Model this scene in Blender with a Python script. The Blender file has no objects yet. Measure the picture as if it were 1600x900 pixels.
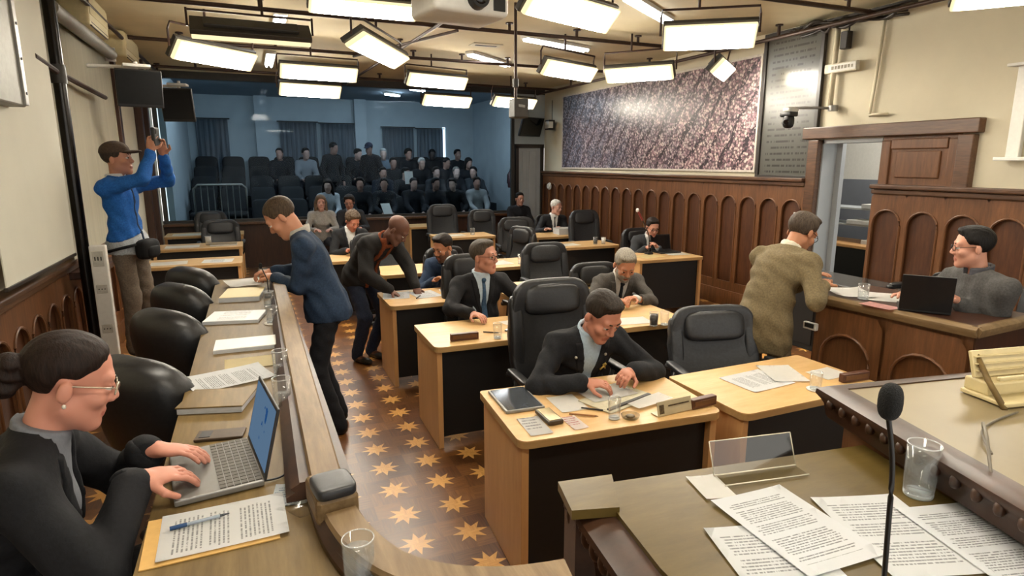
import bpy, bmesh, math, random
import numpy as np
from mathutils import Vector, Matrix
random.seed(7)
SC = bpy.context.scene
COL = SC.collection
PI = math.pi
R = math.radians

# ------------------------------------------------------------------ materials
def lin(hexs):
    hexs = hexs.lstrip('#')
    o = []
    for i in (0, 2, 4):
        c = int(hexs[i:i+2], 16) / 255
        o.append(c/12.92 if c <= 0.04045 else ((c+0.055)/1.055)**2.4)
    return (*o, 1.0)

class NT:
    """small node tree helper"""
    def __init__(s, name):
        s.m = bpy.data.materials.new(name); s.m.use_nodes = True
        s.t = s.m.node_tree; s.t.nodes.clear()
        s.out = s.n('ShaderNodeOutputMaterial')
    def n(s, typ, **kw):
        nd = s.t.nodes.new(typ)
        for k, v in kw.items(): setattr(nd, k, v)
        return nd
    def l(s, a, b): s.t.links.new(a, b)
    def val(s, sock, v):
        if isinstance(v, bpy.types.NodeSocket): s.l(v, sock)
        else: sock.default_value = v
    def math(s, op, a, b=0.0, c=None, clamp=False):
        nd = s.n('ShaderNodeMath', operation=op, use_clamp=clamp)
        s.val(nd.inputs[0], a); s.val(nd.inputs[1], b)
        if c is not None: s.val(nd.inputs[2], c)
        return nd.outputs[0]
    def mix(s, f, a, b):
        nd = s.n('ShaderNodeMix', data_type='RGBA')
        s.val(nd.inputs[0], f); s.val(nd.inputs[6], a); s.val(nd.inputs[7], b)
        return nd.outputs[2]
    def pos(s, space='obj', scale=(1, 1, 1), rot=(0, 0, 0)):
        if space == 'obj': v = s.n('ShaderNodeTexCoord').outputs['Object']
        else: v = s.n('ShaderNodeNewGeometry').outputs['Position']
        mp = s.n('ShaderNodeMapping'); mp.inputs['Scale'].default_value = scale; mp.inputs['Rotation'].default_value = rot
        s.l(v, mp.inputs[0]); return mp.outputs[0]
    def noise(s, v, scale, detail=4, rough=.55):
        nd = s.n('ShaderNodeTexNoise'); nd.inputs['Scale'].default_value = scale
        nd.inputs['Detail'].default_value = detail; nd.inputs['Roughness'].default_value = rough
        s.l(v, nd.inputs['Vector']); return nd.outputs['Fac']
    def ramp(s, f, stops):
        nd = s.n('ShaderNodeValToRGB'); e = nd.color_ramp.elements
        while len(e) < len(stops): e.new(.5)
        for i, (p, c) in enumerate(stops): e[i].position = p; e[i].color = c
        s.l(f, nd.inputs[0]); return nd.outputs[0]
    def bsdf(s, color, rough=.5, metal=0., spec=.5, bump=None, bstr=.2, bdist=.01, **kw):
        b = s.n('ShaderNodeBsdfPrincipled')
        s.val(b.inputs['Base Color'], color); s.val(b.inputs['Roughness'], rough); s.val(b.inputs['Metallic'], metal)
        b.inputs['Specular IOR Level'].default_value = spec
        for k, v in kw.items(): s.val(b.inputs[k.replace('_', ' ')], v)
        if bump is not None:
            bn = s.n('ShaderNodeBump'); bn.inputs['Strength'].default_value = bstr; bn.inputs['Distance'].default_value = bdist
            s.l(bump, bn.inputs['Height']); s.l(bn.outputs[0], b.inputs['Normal'])
        s.l(b.outputs[0], s.out.inputs[0]); return s.m

MATS = {}
def mat(key, color='#888888', rough=.5, metal=0., var=.12, scale=30., spec=.5, stretch=(1, 1, 1), bump=0., **kw):
    """principled with a gentle procedural colour variation"""
    if key in MATS: return MATS[key]
    t = NT(key); c = lin(color)
    f = t.noise(t.pos('obj', stretch), scale)
    d = tuple(max(0, x*(1-var*1.6)) for x in c[:3])+(1,); u = tuple(min(1, x*(1+var)) for x in c[:3])+(1,)
    col = t.ramp(f, [(.3, d), (.7, u)])
    MATS[key] = t.bsdf(col, rough, metal, spec, f if bump else None, bump or .1, .004, **kw)
    return MATS[key]

def wood(key, dark, light, rough=.4, scale=6., stretch=(1, 1, 12), space='obj', spec=.5, coat=0.):
    if key in MATS: return MATS[key]
    t = NT(key)
    v = t.pos(space, stretch)
    n1 = t.noise(v, scale, 6, .65); n2 = t.noise(t.pos(space, tuple(x*.35 for x in stretch)), scale*.6, 3)
    f = t.math('ADD', t.math('MULTIPLY', n1, .6), t.math('MULTIPLY', n2, .4))
    col = t.ramp(f, [(.33, lin(dark)), (.52, tuple((a+b)/2 for a, b in zip(lin(dark), lin(light)))), (.68, lin(light))])
    MATS[key] = t.bsdf(col, rough, 0, spec, n1, .12, .003, Coat_Weight=coat, Coat_Roughness=.2)
    return MATS[key]

def emit(key, color, strength, edge=None):
    if key in MATS: return MATS[key]
    t = NT(key); e = t.n('ShaderNodeEmission')
    e.inputs[0].default_value = color if len(color) == 4 else (*color, 1); e.inputs[1].default_value = strength
    t.l(e.outputs[0], t.out.inputs[0]); MATS[key] = t.m; return t.m

def glass_mat(key, tint=(1, 1, 1), rough=.02, refl=1.0, glint=0.):
    """thin clear pane: transparent plus fresnel mirror"""
    if key in MATS: return MATS[key]
    t = NT(key); tr = t.n('ShaderNodeBsdfTransparent'); tr.inputs[0].default_value = (*tint, 1)
    g = t.n('ShaderNodeBsdfGlossy'); g.inputs['Roughness'].default_value = rough
    lw = t.n('ShaderNodeLayerWeight'); lw.inputs['Blend'].default_value = .5
    f = t.math('ADD', .035, t.math('MULTIPLY', t.math('POWER', lw.outputs['Facing'], 5), .55))
    mx = t.n('ShaderNodeMixShader'); t.l(t.math('MULTIPLY', f, refl, clamp=True), mx.inputs[0])
    if glint:
        df = t.n('ShaderNodeBsdfDiffuse'); df.inputs[0].default_value = (.9, .93, .95, 1); m0 = t.n('ShaderNodeMixShader')  # painted white stands in for refracted light, strongest at grazing edges
        t.l(t.math('ADD', glint, t.math('MULTIPLY', t.math('POWER', lw.outputs['Facing'], 3), glint*4), clamp=True), m0.inputs[0]); t.l(tr.outputs[0], m0.inputs[1]); t.l(df.outputs[0], m0.inputs[2]); tr = m0
    t.l(tr.outputs[0], mx.inputs[1]); t.l(g.outputs[0], mx.inputs[2]); t.l(mx.outputs[0], t.out.inputs[0])
    MATS[key] = t.m; return t.m

# ------------------------------------------------------------------ objects
def base_name(n): return n
def link(o, parent=None):
    COL.objects.link(o)
    if parent is not None: o.parent = parent
    return o
def tag(o, label, cat, group=None):
    o['label'] = label; o['category'] = cat
    if group: o['group'] = group
    return o
def thing(name, label, cat, loc=(0, 0, 0), rz=0., group=None):
    o = bpy.data.objects.new(name, None); o.empty_display_size = .1; link(o)
    o.location = loc; o.rotation_euler = (0, 0, rz)
    return tag(o, label, cat, group)
def copy_thing(o, loc, rz=None, label=None, group=None):
    c = o.copy(); COL.objects.link(c); c.location = loc
    if rz is not None: c.rotation_euler = (0, 0, rz)
    if label: c['label'] = label
    if group: c['group'] = group
    def rec(src, dst):
        for ch in list(src.children):
            k = ch.copy(); COL.objects.link(k); k.parent = dst; rec(ch, k)
    rec(o, c)
    return c

class MB:
    """collects simple shapes into one mesh"""
    def __init__(s): s.bm = bmesh.new(); s.mi = 0
    def _new(s, geom_faces):
        for f in geom_faces: f.material_index = s.mi
    def box(s, c, d, rz=0., bev=0., seg=2, rot=None):
        r = bmesh.ops.create_cube(s.bm, size=1.0)
        vs = r['verts']
        bmesh.ops.scale(s.bm, vec=d, verts=vs)
        if bev > 0:
            es = list({e for v in vs for e in v.link_edges})
            r2 = bmesh.ops.bevel(s.bm, geom=es, offset=bev, segments=seg, affect='EDGES', profile=.5)
            vs = list({v for f in r2['faces'] for v in f.verts} | {v for v in vs if v.is_valid})
            # collect the whole island
            seen = set(vs); st = list(vs)
            while st:
                v = st.pop()
                for e in v.link_edges:
                    w = e.other_vert(v)
                    if w not in seen: seen.add(w); st.append(w)
            vs = list(seen)
        m = rot if rot is not None else Matrix.Rotation(rz, 3, 'Z')
        for v in vs: v.co = m @ v.co + Vector(c)
        s._new({f for v in vs for f in v.link_faces})
        return s
    def cyl(s, a, b, r0, r1=None, seg=16, cap=True):
        a = Vector(a); b = Vector(b); r1 = r0 if r1 is None else r1
        d = (b-a); q = d.to_track_quat('Z', 'Y').to_matrix()
        ra = []; rb = []
        for i in range(seg):
            t = 2*PI*i/seg; u = Vector((math.cos(t), math.sin(t), 0))
            ra.append(s.bm.verts.new(a+q@(u*r0))); rb.append(s.bm.verts.new(b+q@(u*r1)))
        fs = [s.bm.faces.new((ra[i], ra[(i+1) % seg], rb[(i+1) % seg], rb[i])) for i in range(seg)]
        if cap: fs += [s.bm.faces.new(ra[::-1]), s.bm.faces.new(rb)]
        s._new(fs); return s
    def tube(s, pts, r, seg=8):
        pts = [Vector(p) for p in pts]; rings = []
        up = Vector((0, 0, 1))
        for i, p in enumerate(pts):
            d = (pts[min(i+1, len(pts)-1)]-pts[max(i-1, 0)]).normalized()
            u = d.cross(up)
            if u.length < .05: u = d.cross(Vector((0, 1, 0)))
            u.normalize(); v = u.cross(d)
            rr = r[i] if isinstance(r, (list, tuple)) else r
            rings.append([s.bm.verts.new(p+u*math.cos(2*PI*k/seg)*rr+v*math.sin(2*PI*k/seg)*rr) for k in range(seg)])
        fs = []
        for a, b in zip(rings, rings[1:]):
            for k in range(seg): fs.append(s.bm.faces.new((a[k], b[k], b[(k+1) % seg], a[(k+1) % seg])))
        fs += [s.bm.faces.new(rings[0]), s.bm.faces.new(rings[-1][::-1])]
        s._new(fs); return s
    def lathe(s, prof, c=(0, 0, 0), seg=24):
        c = Vector(c); rings = []; fs = []
        for (r, z) in prof:
            if r < 1e-6: rings.append([s.bm.verts.new(c+Vector((0, 0, z)))])
            else: rings.append([s.bm.verts.new(c+Vector((r*math.cos(2*PI*k/seg), r*math.sin(2*PI*k/seg), z))) for k in range(seg)])
        for a, b in zip(rings, rings[1:]):
            for k in range(seg):
                k2 = (k+1) % seg
                if len(a) == 1 and len(b) == 1: continue
                if len(a) == 1: fs.append(s.bm.faces.new((a[0], b[k2], b[k])))
                elif len(b) == 1: fs.append(s.bm.faces.new((a[k], a[k2], b[0])))
                else: fs.append(s.bm.faces.new((a[k], a[k2], b[k2], b[k])))
        s._new(fs); return s
    def prism(s, poly, z0, z1):
        a = [s.bm.verts.new((x, y, z0)) for x, y in poly]; b = [s.bm.verts.new((x, y, z1)) for x, y in poly]
        n = len(poly); fs = [s.bm.faces.new((a[i], a[(i+1) % n], b[(i+1) % n], b[i])) for i in range(n)]
        fs += [s.bm.faces.new(a[::-1]), s.bm.faces.new(b)]
        s._new(fs); return s
    def sheet(s, fn, nu, nv, thick=0.):
        """grid surface fn(u,v); thick>0 gives it a back"""
        g = [[s.bm.verts.new(fn(i/nu, j/nv)) for j in range(nv+1)] for i in range(nu+1)]
        fs = [s.bm.faces.new((g[i][j], g[i+1][j], g[i+1][j+1], g[i][j+1])) for i in range(nu) for j in range(nv)]
        if thick:
            r = bmesh.ops.solidify(s.bm, geom=fs, thickness=thick)
            fs = fs+[f for f in r['geom'] if isinstance(f, bmesh.types.BMFace)]
        s._new(fs); return s
    def superell(s, c, d, e=.5, seg=24, rot=None, fn=None):
        """rounded cushion: superellipsoid with half sizes d"""
        def sp(w, m): return math.copysign(abs(w)**m, w)
        c = Vector(c); n = seg//2; rings = []; fs = []
        for j in range(n+1):
            th = -PI/2+PI*j/n; ring = []
            for i in range(seg):
                ph = 2*PI*i/seg
                p = Vector((d[0]*sp(math.cos(th), e)*sp(math.cos(ph), e), d[1]*sp(math.cos(th), e)*sp(math.sin(ph), e), d[2]*sp(math.sin(th), e)))
                if fn: p = Vector(fn(p))
                if rot is not None: p = rot @ p
                if j in (0, n):
                    if i == 0: ring = [s.bm.verts.new(p+c)]
                    continue
                ring.append(s.bm.verts.new(p+c))
            rings.append(ring)
        for a, b in zip(rings, rings[1:]):
            for k in range(seg):
                k2 = (k+1) % seg
                if len(a) == 1: fs.append(s.bm.faces.new((a[0], b[k2], b[k])))
                elif len(b) == 1: fs.append(s.bm.faces.new((a[k], a[k2], b[0])))
                else: fs.append(s.bm.faces.new((a[k], a[k2], b[k2], b[k])))
        s._new(fs); return s
    def build(s, name, m, parent=None, smooth=None, loc=None):
        me = bpy.data.meshes.new(name)
        bmesh.ops.recalc_face_normals(s.bm, faces=s.bm.faces[:])
        s.bm.to_mesh(me); s.bm.free()
        for k in (m if isinstance(m, (list, tuple)) else [m]): me.materials.append(k)
        if smooth:
            me.polygons.foreach_set('use_smooth', [True]*len(me.polygons))
            if smooth != True: me.set_sharp_from_angle(angle=R(smooth))
        o = bpy.data.objects.new(name, me); link(o, parent)
        if loc is not None: o.location = loc
        return o

def struct(name, mb, m, smooth=None):
    o = mb.build(name, m, None, smooth); o['kind'] = 'structure'; return o
def rrect(x0, x1, y0, y1, r=(0, 0, 0, 0), n=5):
    """rounded rectangle outline, radii at (x0y0, x1y0, x1y1, x0y1)"""
    out = []
    for (cx, cy, a0, rr) in ((x0, y0, PI, r[0]), (x1, y0, 1.5*PI, r[1]), (x1, y1, 0, r[2]), (x0, y1, .5*PI, r[3])):
        sx = 1 if cx == x0 else -1; sy = 1 if cy == y0 else -1
        if rr <= 0: out.append((cx, cy)); continue
        for k in range(n+1):
            a = a0+.5*PI*k/n
            out.append((cx+sx*rr+rr*math.cos(a), cy+sy*rr+rr*math.sin(a)))
    return out
# ------------------------------------------------------------------ implicit figures
f32 = np.float32
class Grid:
    def __init__(s, xs, ys, zs):
        s.ax = [np.asarray(a, f32) for a in (xs, ys, zs)]
        s.phi = np.full([len(a) for a in s.ax], 1.0, f32)
    def like(s):
        g = Grid.__new__(Grid); g.ax = s.ax; g.phi = np.full_like(s.phi, 1.0); return g
    def sl(s, lo, hi):
        r = []
        for a, l, h in zip(s.ax, lo, hi):
            i = max(0, int(np.searchsorted(a, l))-1); j = min(len(a), int(np.searchsorted(a, h))+1)
            r.append(slice(i, max(j, i)))
        return tuple(r)
    def xyz(s, sl=None):
        sl = sl or (slice(None),)*3
        return s.ax[0][sl[0]][:, None, None], s.ax[1][sl[1]][None, :, None], s.ax[2][sl[2]][None, None, :]
    def put(s, d, sl, k, sub=False):
        a = s.phi[sl]
        if sub:
            d = -d; h = np.clip(k-np.abs(a-d), 0, None)/k if k > 0 else 0
            s.phi[sl] = np.maximum(a, d)+(h*h*k*.25 if k > 0 else 0)
        else:
            h = np.clip(k-np.abs(a-d), 0, None)/k if k > 0 else 0
            s.phi[sl] = np.minimum(a, d)-(h*h*k*.25 if k > 0 else 0)
    def cap(s, a, b, r1, r2=None, k=.02, sub=False, pad=.05):
        a = np.asarray(a, float); b = np.asarray(b, float); r2 = r1 if r2 is None else r2
        m = max(r1, r2)+k+pad
        sl = s.sl(np.minimum(a, b)-m, np.maximum(a, b)+m)
        x, y, z = s.xyz(sl); ba = b-a; L = max(float(ba@ba), 1e-9)
        px, py, pz = x-f32(a[0]), y-f32(a[1]), z-f32(a[2])
        t = np.clip((px*f32(ba[0])+py*f32(ba[1])+pz*f32(ba[2]))/f32(L), 0, 1)
        d = np.sqrt((px-t*f32(ba[0]))**2+(py-t*f32(ba[1]))**2+(pz-t*f32(ba[2]))**2)-(r1+(r2-r1)*t)
        s.put(d.astype(f32), sl, k, sub)
    def ell(s, c, r, M=None, k=.02, sub=False, pad=.05):
        c = np.asarray(c, float); r = np.asarray(r, float)
        m = r.max()+k+pad
        sl = s.sl(c-m, c+m); x, y, z = s.xyz(sl)
        p = (x-f32(c[0]), y-f32(c[1]), z-f32(c[2]))
        if M is not None: p = tuple(sum(p[i]*f32(M[i][j]) for i in range(3)) for j in range(3))   # columns of M are the axes
        k0 = np.sqrt(sum((p[i]/f32(r[i]))**2 for i in range(3)))
        k1 = np.sqrt(sum((p[i]/f32(r[i]**2))**2 for i in range(3)))+1e-9
        s.put((k0*(k0-1)/k1).astype(f32), sl, k, sub)
    def proj(s, o, d):
        x, y, z = s.xyz(); o = np.asarray(o, float)
        return ((x-f32(o[0]))*f32(d[0])+(y-f32(o[1]))*f32(d[1])+(z-f32(o[2]))*f32(d[2])).astype(f32)

def surf(phi, ax):
    """surface nets on a rectilinear grid -> verts, quads"""
    ins = phi < 0
    n = phi.shape
    c = np.zeros([i-1 for i in n], np.int8)
    sub = lambda d: tuple(slice(d[i], n[i]-1+d[i]) for i in range(3))
    offs = [(i, j, k) for i in (0, 1) for j in (0, 1) for k in (0, 1)]
    for d in offs: c += ins[sub(d)]
    act = (c > 0) & (c < 8)
    I = np.argwhere(act)
    if len(I) == 0: return np.zeros((0, 3)), np.zeros((0, 4), int)
    idx = np.full(act.shape, -1, np.int32); idx[act] = np.arange(len(I))
    acc = np.zeros((len(I), 3)); cnt = np.zeros(len(I))
    coord = lambda J: np.stack([ax[i][J[:, i]] for i in range(3)], 1).astype(float)
    for d in offs:
        for a in range(3):
            if d[a]: continue
            e = list(d); e[a] = 1
            A = I+np.array(d); B = I+np.array(e)
            pa = phi[A[:, 0], A[:, 1], A[:, 2]]; pb = phi[B[:, 0], B[:, 1], B[:, 2]]
            m = (pa < 0) != (pb < 0)
            t = (pa[m]/(pa[m]-pb[m]))[:, None]
            acc[m] += coord(A[m])*(1-t)+coord(B[m])*t; cnt[m] += 1
    V = acc/cnt[:, None]
    Q = []
    for a in range(3):
        b, cc = (a+1) % 3, (a+2) % 3
        lo = [slice(None)]*3; hi = [slice(None)]*3
        lo[a] = slice(0, n[a]-1); hi[a] = slice(1, n[a])
        s0 = ins[tuple(lo)]; s1 = ins[tuple(hi)]
        E = np.argwhere(s0 != s1)
        E = E[(E[:, b] > 0) & (E[:, b] < n[b]-1) & (E[:, cc] > 0) & (E[:, cc] < n[cc]-1)]
        if not len(E): continue
        fl = s0[E[:, 0], E[:, 1], E[:, 2]]
        def ix(db, dc):
            J = E.copy(); J[:, b] -= db; J[:, cc] -= dc
            return idx[J[:, 0], J[:, 1], J[:, 2]]
        q = np.stack([ix(1, 1), ix(0, 1), ix(0, 0), ix(1, 0)], 1)
        q[~fl] = q[~fl][:, ::-1]
        Q.append(q)
    return V, np.concatenate(Q)

def mesh_from(name, V, Q, mats, parent=None, origin=(0, 0, 0), midx=None, smooth=1):
    if smooth and len(V):                         # light laplacian pass to take out the grid steps
        for _ in range(smooth):
            s = np.zeros_like(V); c = np.zeros(len(V))
            for i in range(4):
                a = Q[:, i]; b = Q[:, (i+1) % 4]
                np.add.at(s, a, V[b]); np.add.at(c, a, 1)
            V = V*.5+.5*s/np.maximum(c, 1)[:, None]
    me = bpy.data.meshes.new(name)
    W = V-np.asarray(origin)
    me.vertices.add(len(W)); me.vertices.foreach_set('co', W.astype(f32).ravel())
    me.loops.add(len(Q)*4); me.loops.foreach_set('vertex_index', Q.astype(np.int32).ravel())
    me.polygons.add(len(Q)); me.polygons.foreach_set('loop_start', np.arange(0, len(Q)*4, 4, dtype=np.int32))
    if midx is not None: me.polygons.foreach_set('material_index', midx.astype(np.int32))
    me.polygons.foreach_set('use_smooth', np.ones(len(Q), bool))
    me.update(calc_edges=True); me.validate()
    for m in (mats if isinstance(mats, (list, tuple)) else [mats]): me.materials.append(m)
    o = bpy.data.objects.new(name, me); link(o, parent)
    return o

def axis(lo, hi, h, fine=(), hf=.005):
    """coordinates from lo to hi at step h, at step hf inside the fine ranges"""
    out = [lo]; x = lo
    while x < hi:
        st = h
        for a, b in fine:
            if a-h < x < b: st = hf
        x += st; out.append(x)
    return np.array(out, f32)

def nrm(v): v = np.asarray(v, float); return v/max(np.linalg.norm(v), 1e-9)
def rotv(v, ax, a):
    ax = nrm(ax); v = np.asarray(v, float)
    return v*math.cos(a)+np.cross(ax, v)*math.sin(a)+ax*(ax@v)*(1-math.cos(a))

def ik(a, t, l1, l2, pole):
    d = t-a; L = np.linalg.norm(d)
    if L > (l1+l2)*.995: d = d/L*(l1+l2)*.995; L = (l1+l2)*.995
    t = a+d
    u = d/L; x = (l1*l1-l2*l2+L*L)/(2*L); h = math.sqrt(max(l1*l1-x*x, 0))
    p = np.asarray(pole, float); p = p-u*(p@u); p = nrm(p)
    return a+u*x+p*h, t

SKIN = {}
HEADS = []
def skin_mats(tone):
    if tone in SKIN: return SKIN[tone]
    t = NT('skin_'+tone.strip('#')); c = lin(tone)
    f = t.noise(t.pos('obj'), 55, 3)
    red = (min(1, c[0]*1.03), c[1]*.90, c[2]*.88, 1)
    m = t.bsdf(t.mix(f, c, red), .5, 0, .35, f, .05, .002)
    lp = NT('lip_'+tone.strip('#')); l = lp.bsdf((c[0]*.80, c[1]*.55, c[2]*.55, 1), .45)
    SKIN[tone] = (m, l); return SKIN[tone]
def cloth(key, color, var=.18, scale=90, rough=.85, bump=.25): return mat(key, color, rough, 0, var, scale, .3, (1, 1, 1), bump)

def person(label, P, face, z0=None, tone='#b98468', stand=False, lean=0., hunch=1., side=0., twist=0., head=(0, 0, 0), hands=None, elbow=None,
           curl=(.6, .6), palm=(None, None), wear=None, hair='short', hair_col='#2b211b', hf=.006, h=.012, scale=1., hs=1.08, belly=0., wide=1.,
           group=None, feet=None, small=False, cat='person', glasses=None, brows=True, name='person', grip=(None, None)):
    """P pelvis centre in the room, face = heading in degrees (0 is +x, -90 is towards the camera).
    hands: targets of right and left wrist in room coordinates; head: (pitch down, yaw left, roll) degrees"""
    W = dict(top='jacket', top_col='#1d1d20', shirt_col='#c9ccd0', tie_col=None, trousers_col='#1b1b1f', shoe_col='#141210')
    W.update(wear or {})
    S = scale
    P = np.array(P, float)
    F = np.array((math.cos(R(face)), math.sin(R(face)), 0)); U = np.array((0, 0, 1.)); Rt = np.cross(F, U)
    # spine
    l1 = R(lean*(2-hunch)); l2 = R(lean*hunch)
    s1 = nrm(U*math.cos(l1)+F*math.sin(l1)+Rt*side); s2 = nrm(U*math.cos(l2)+F*math.sin(l2)+Rt*side*1.3)
    M1 = P+s1*.26*S; N = M1+s2*.27*S
    F2 = nrm(F-s2*(F@s2)); R2 = np.cross(F2, s2)
    if twist: F2 = rotv(F2, s2, R(twist)); R2 = np.cross(F2, s2)
    F1 = nrm(F-s1*(F@s1)); R1 = np.cross(F1, s1)
    B1 = np.stack([R1, F1, s1], 1); B2 = np.stack([R2, F2, s2], 1)
    sw = .172*S*wide
    shR = N-s2*.075*S+R2*sw; shL = N-s2*.075*S-R2*sw
    # head frame
    hp, hyaw, hroll = map(R, head)
    hF = rotv(F, U, hyaw); hR = np.cross(hF, U)
    hF2 = hF*math.cos(hp)-U*math.sin(hp); hU = np.cross(hR, hF2)
    if hroll: hR = rotv(hR, hF2, hroll); hU = np.cross(hR, hF2)
    nd = nrm(s2*.6+hU*.25+U*.35)
    Hs = S*hs
    NT_ = N+nd*.075*S                                # neck top
    Hc = NT_+hU*.075*Hs+hF2*.028*Hs                  # head centre (eye level)
    HB = np.stack([hR, hF2, hU], 1)
    hw = lambda x, y, z: Hc+(hR*x+hF2*y+hU*z)*Hs
    # arms
    ua, fa = .295*S, .255*S
    hands = hands or [None, None]; elbow = elbow or [None, None]
    arms = []
    for i, (sh, sgn) in enumerate(((shR, 1), (shL, -1))):
        t = hands[i]
        if t is None: t = sh-U*.5*S+R2*sgn*.06+F*.08
        el = elbow[i]
        pole = (-U*.75-F*.35+R2*sgn*.65) if el is None else Rt*el[0]*sgn+F*el[1]+U*el[2]
        E_, wr = ik(sh, np.array(t, float), ua, fa, pole)
        arms.append((sh, E_, wr, sgn))
    # legs
    legs = []
    zf = P[2]-.86*S if z0 is None else z0
    for i, sgn in enumerate((1, -1)):
        hip = P+Rt*sgn*.095*S-U*.03
        if stand:
            ft = np.array((*feet[i], zf+.085*S)) if feet else np.array((*(P[:2]+Rt[:2]*sgn*.10), zf+.085*S))
            kn, an = ik(hip, ft, .43*S, .42*S, F+Rt*sgn*.15)
        else:
            kn = hip+F*.42*S+Rt*sgn*(.05 if not W.get('skirt') else .01)-U*.02
            an = np.array((*(kn[:2]-F[:2]*.04+Rt[:2]*sgn*.02), zf+.085*S))
        legs.append((hip, kn, an, sgn))
    # ---------------- body grid
    pts = [P, N, Hc+hU*.16*Hs, Hc-hU*.12*Hs]+[a[1] for a in arms]+[a[2] for a in arms]+[l[1] for l in legs]+[l[2] for l in legs]+[Hc+hF2*.14*Hs, Hc-hF2*.16*Hs, Hc+hR*.12*Hs, Hc-hR*.12*Hs]
    fing = [a[2]+nrm(a[2]-a[1])*.2*S for a in arms]
    pts += fing
    pts = np.array(pts); lo = pts.min(0)-.20*S; hi = pts.max(0)+.20*S; lo[2] = max(lo[2], zf-.02)
    fine = [[], [], []]
    if not small:
        rad = .135*Hs
        for i in range(3): fine[i].append((Hc[i]-rad, Hc[i]+rad))
        for a in arms:
            c = a[2]+nrm(a[2]-a[1])*.09*S
            for i in range(3): fine[i].append((c[i]-.11*S, c[i]+.11*S))
    G = Grid(*[axis(lo[i], hi[i], h, fine[i], hf) for i in range(3)])
    Kb = .03*S
    G.ell(P, (.150*S*wide, (.105+belly*.4)*S, .11*S), B1, Kb)
    G.ell(P+s1*.16*S+F1*belly*.5*S, (.125*S*wide, (.09+belly)*S, .14*S), B1, Kb)
    G.ell(M1+s2*.10*S, (.145*S*wide, .098*S, .16*S), B2, Kb)
    G.cap(shR, shL, .052*S, k=Kb); G.cap(N-s2*.01, shR+s2*.01, .04*S, .04*S, k=Kb); G.cap(N-s2*.01, shL+s2*.01, .04*S, .04*S, k=Kb)
    for sh, E_, wr, sgn in arms:
        G.cap(sh, E_, .044*S, .036*S, k=.02); G.cap(E_, wr, .036*S, .024*S, k=.015)
    for hip, kn, an, sgn in legs:
        G.cap(hip, kn, .075*S, .05*S, k=.03); G.cap(kn, an, .048*S, .033*S, k=.02)
        G.ell(an+F*.06*S-U*.045*S, (.036*S, .10*S, .03*S), np.stack([Rt, F, U], 1), .02)
    # neck and head
    G.cap(N-s2*.03*S, hw(0, -.02, -.045), .050*S, .046*Hs, k=.02)
    hk = .018*Hs
    E3 = lambda c, r, k=hk, sub=False, B=None: G.ell(hw(*c), np.array(r)*Hs, HB if B is None else B, k, sub)
    C3 = lambda a, b, r1, r2=None, k=hk, sub=False: G.cap(hw(*a), hw(*b), r1*Hs, (r1 if r2 is None else r2)*Hs, k, sub)
    E3((0, -.012, .042), (.074, .094, .080), .02*Hs)
    E3((0, .030, -.038), (.054, .062, .074), .03*Hs)
    for q in (-1, 1):
        C3((q*.044, .0, -.056), (q*.013, .064, -.096), .015, .016, .03*Hs)   # jaw
        E3((q*.040, .060, -.026), (.022, .022, .020))                       # cheek
        E3((q*.077, -.012, -.008), (.009, .017, .028), .008*Hs)             # ear
    E3((0, .070, -.098), (.022, .018, .017))
    C3((-.036, .076, .030), (.036, .076, .030), .013)                       # brow ridge
    C3((0, .085, .014), (0, .104, -.022), .0085, .0115, .010*Hs)            # nose
    for q in (-1, 1):
        E3((q*.0115, .096, -.030), (.009, .011, .008), .006*Hs)
        E3((q*.031, .097, .008), (.019, .014, .011), .010*Hs, True)          # sockets
        if not small: E3((q*.031, .0765, .0125), (.0165, .0150, .0085), .003*Hs); E3((q*.031, .0755, -.0035), (.0155, .0140, .006), .003*Hs)
    if not small:
        C3((-.016, .0875, -.0600), (.016, .0875, -.0600), .0055, k=.005*Hs); E3((0, .0915, -.0605), (.012, .005, .005), .004*Hs)
        C3((-.013, .0865, -.0700), (.013, .0865, -.0700), .0065, k=.005*Hs)
        C3((-.024, .096, -.0650), (.024, .096, -.0650), .0022, k=.004*Hs, sub=True)
    # hands
    for i, (sh, E_, wr, sgn) in enumerate(arms):
        fd = nrm(wr-E_); hd = fd
        if palm[i] is not None and palm[i][0] is not None: hd = nrm(palm[i][0])
        pn = np.array((0, 0, -1.)) if palm[i] is None or palm[i][1] is None else nrm(palm[i][1])
        pn = nrm(pn-hd*(pn@hd)); side_ = np.cross(pn, hd)*sgn           # towards the thumb
        th = side_ if (side_@(-Rt*sgn)) > 0 or palm[i] is not None else side_
        PB = np.stack([th, hd, pn], 1)
        wr2 = wr+hd*.005
        G.cap(wr-fd*.03*S, wr2+hd*.02*S, .024*S, .026*S, k=.015)
        G.ell(wr2+hd*.052*S, (.040*S, .052*S, .017*S), PB, .012)
        cv = curl[i]
        if small:
            G.ell(wr2+hd*.11*S+pn*.02*S*cv, (.034*S, .05*S, .016*S), PB, .015)
            continue
        for j, (off, L, r) in enumerate(((.029, .074, .0085), (.010, .083, .0088), (-.010, .077, .0084), (-.028, .060, .0075))):
            b = wr2+hd*.088*S+th*off*S
            d0 = rotv(hd, th, 0); p = b; dirv = nrm(hd+th*off*1.2)
            for seg_, frac, add in ((0, .42, .35), (1, .32, .55), (2, .26, .35)):
                ang = cv*add*1.25
                dirv = nrm(dirv*math.cos(ang)+nrm(pn-dirv*(pn@dirv))*math.sin(ang))
                q = p+dirv*L*frac*S
                G.cap(p, q, r*S, r*S*.93, k=.004); p = q
        b = wr2+hd*.025*S+th*.030*S+pn*.006*S
        q = b+nrm(hd*.65+th*.75+pn*.25)*.048*S; t2 = q+nrm(hd*.95+th*.15+pn*(.25+.4*cv))*.036*S
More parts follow.
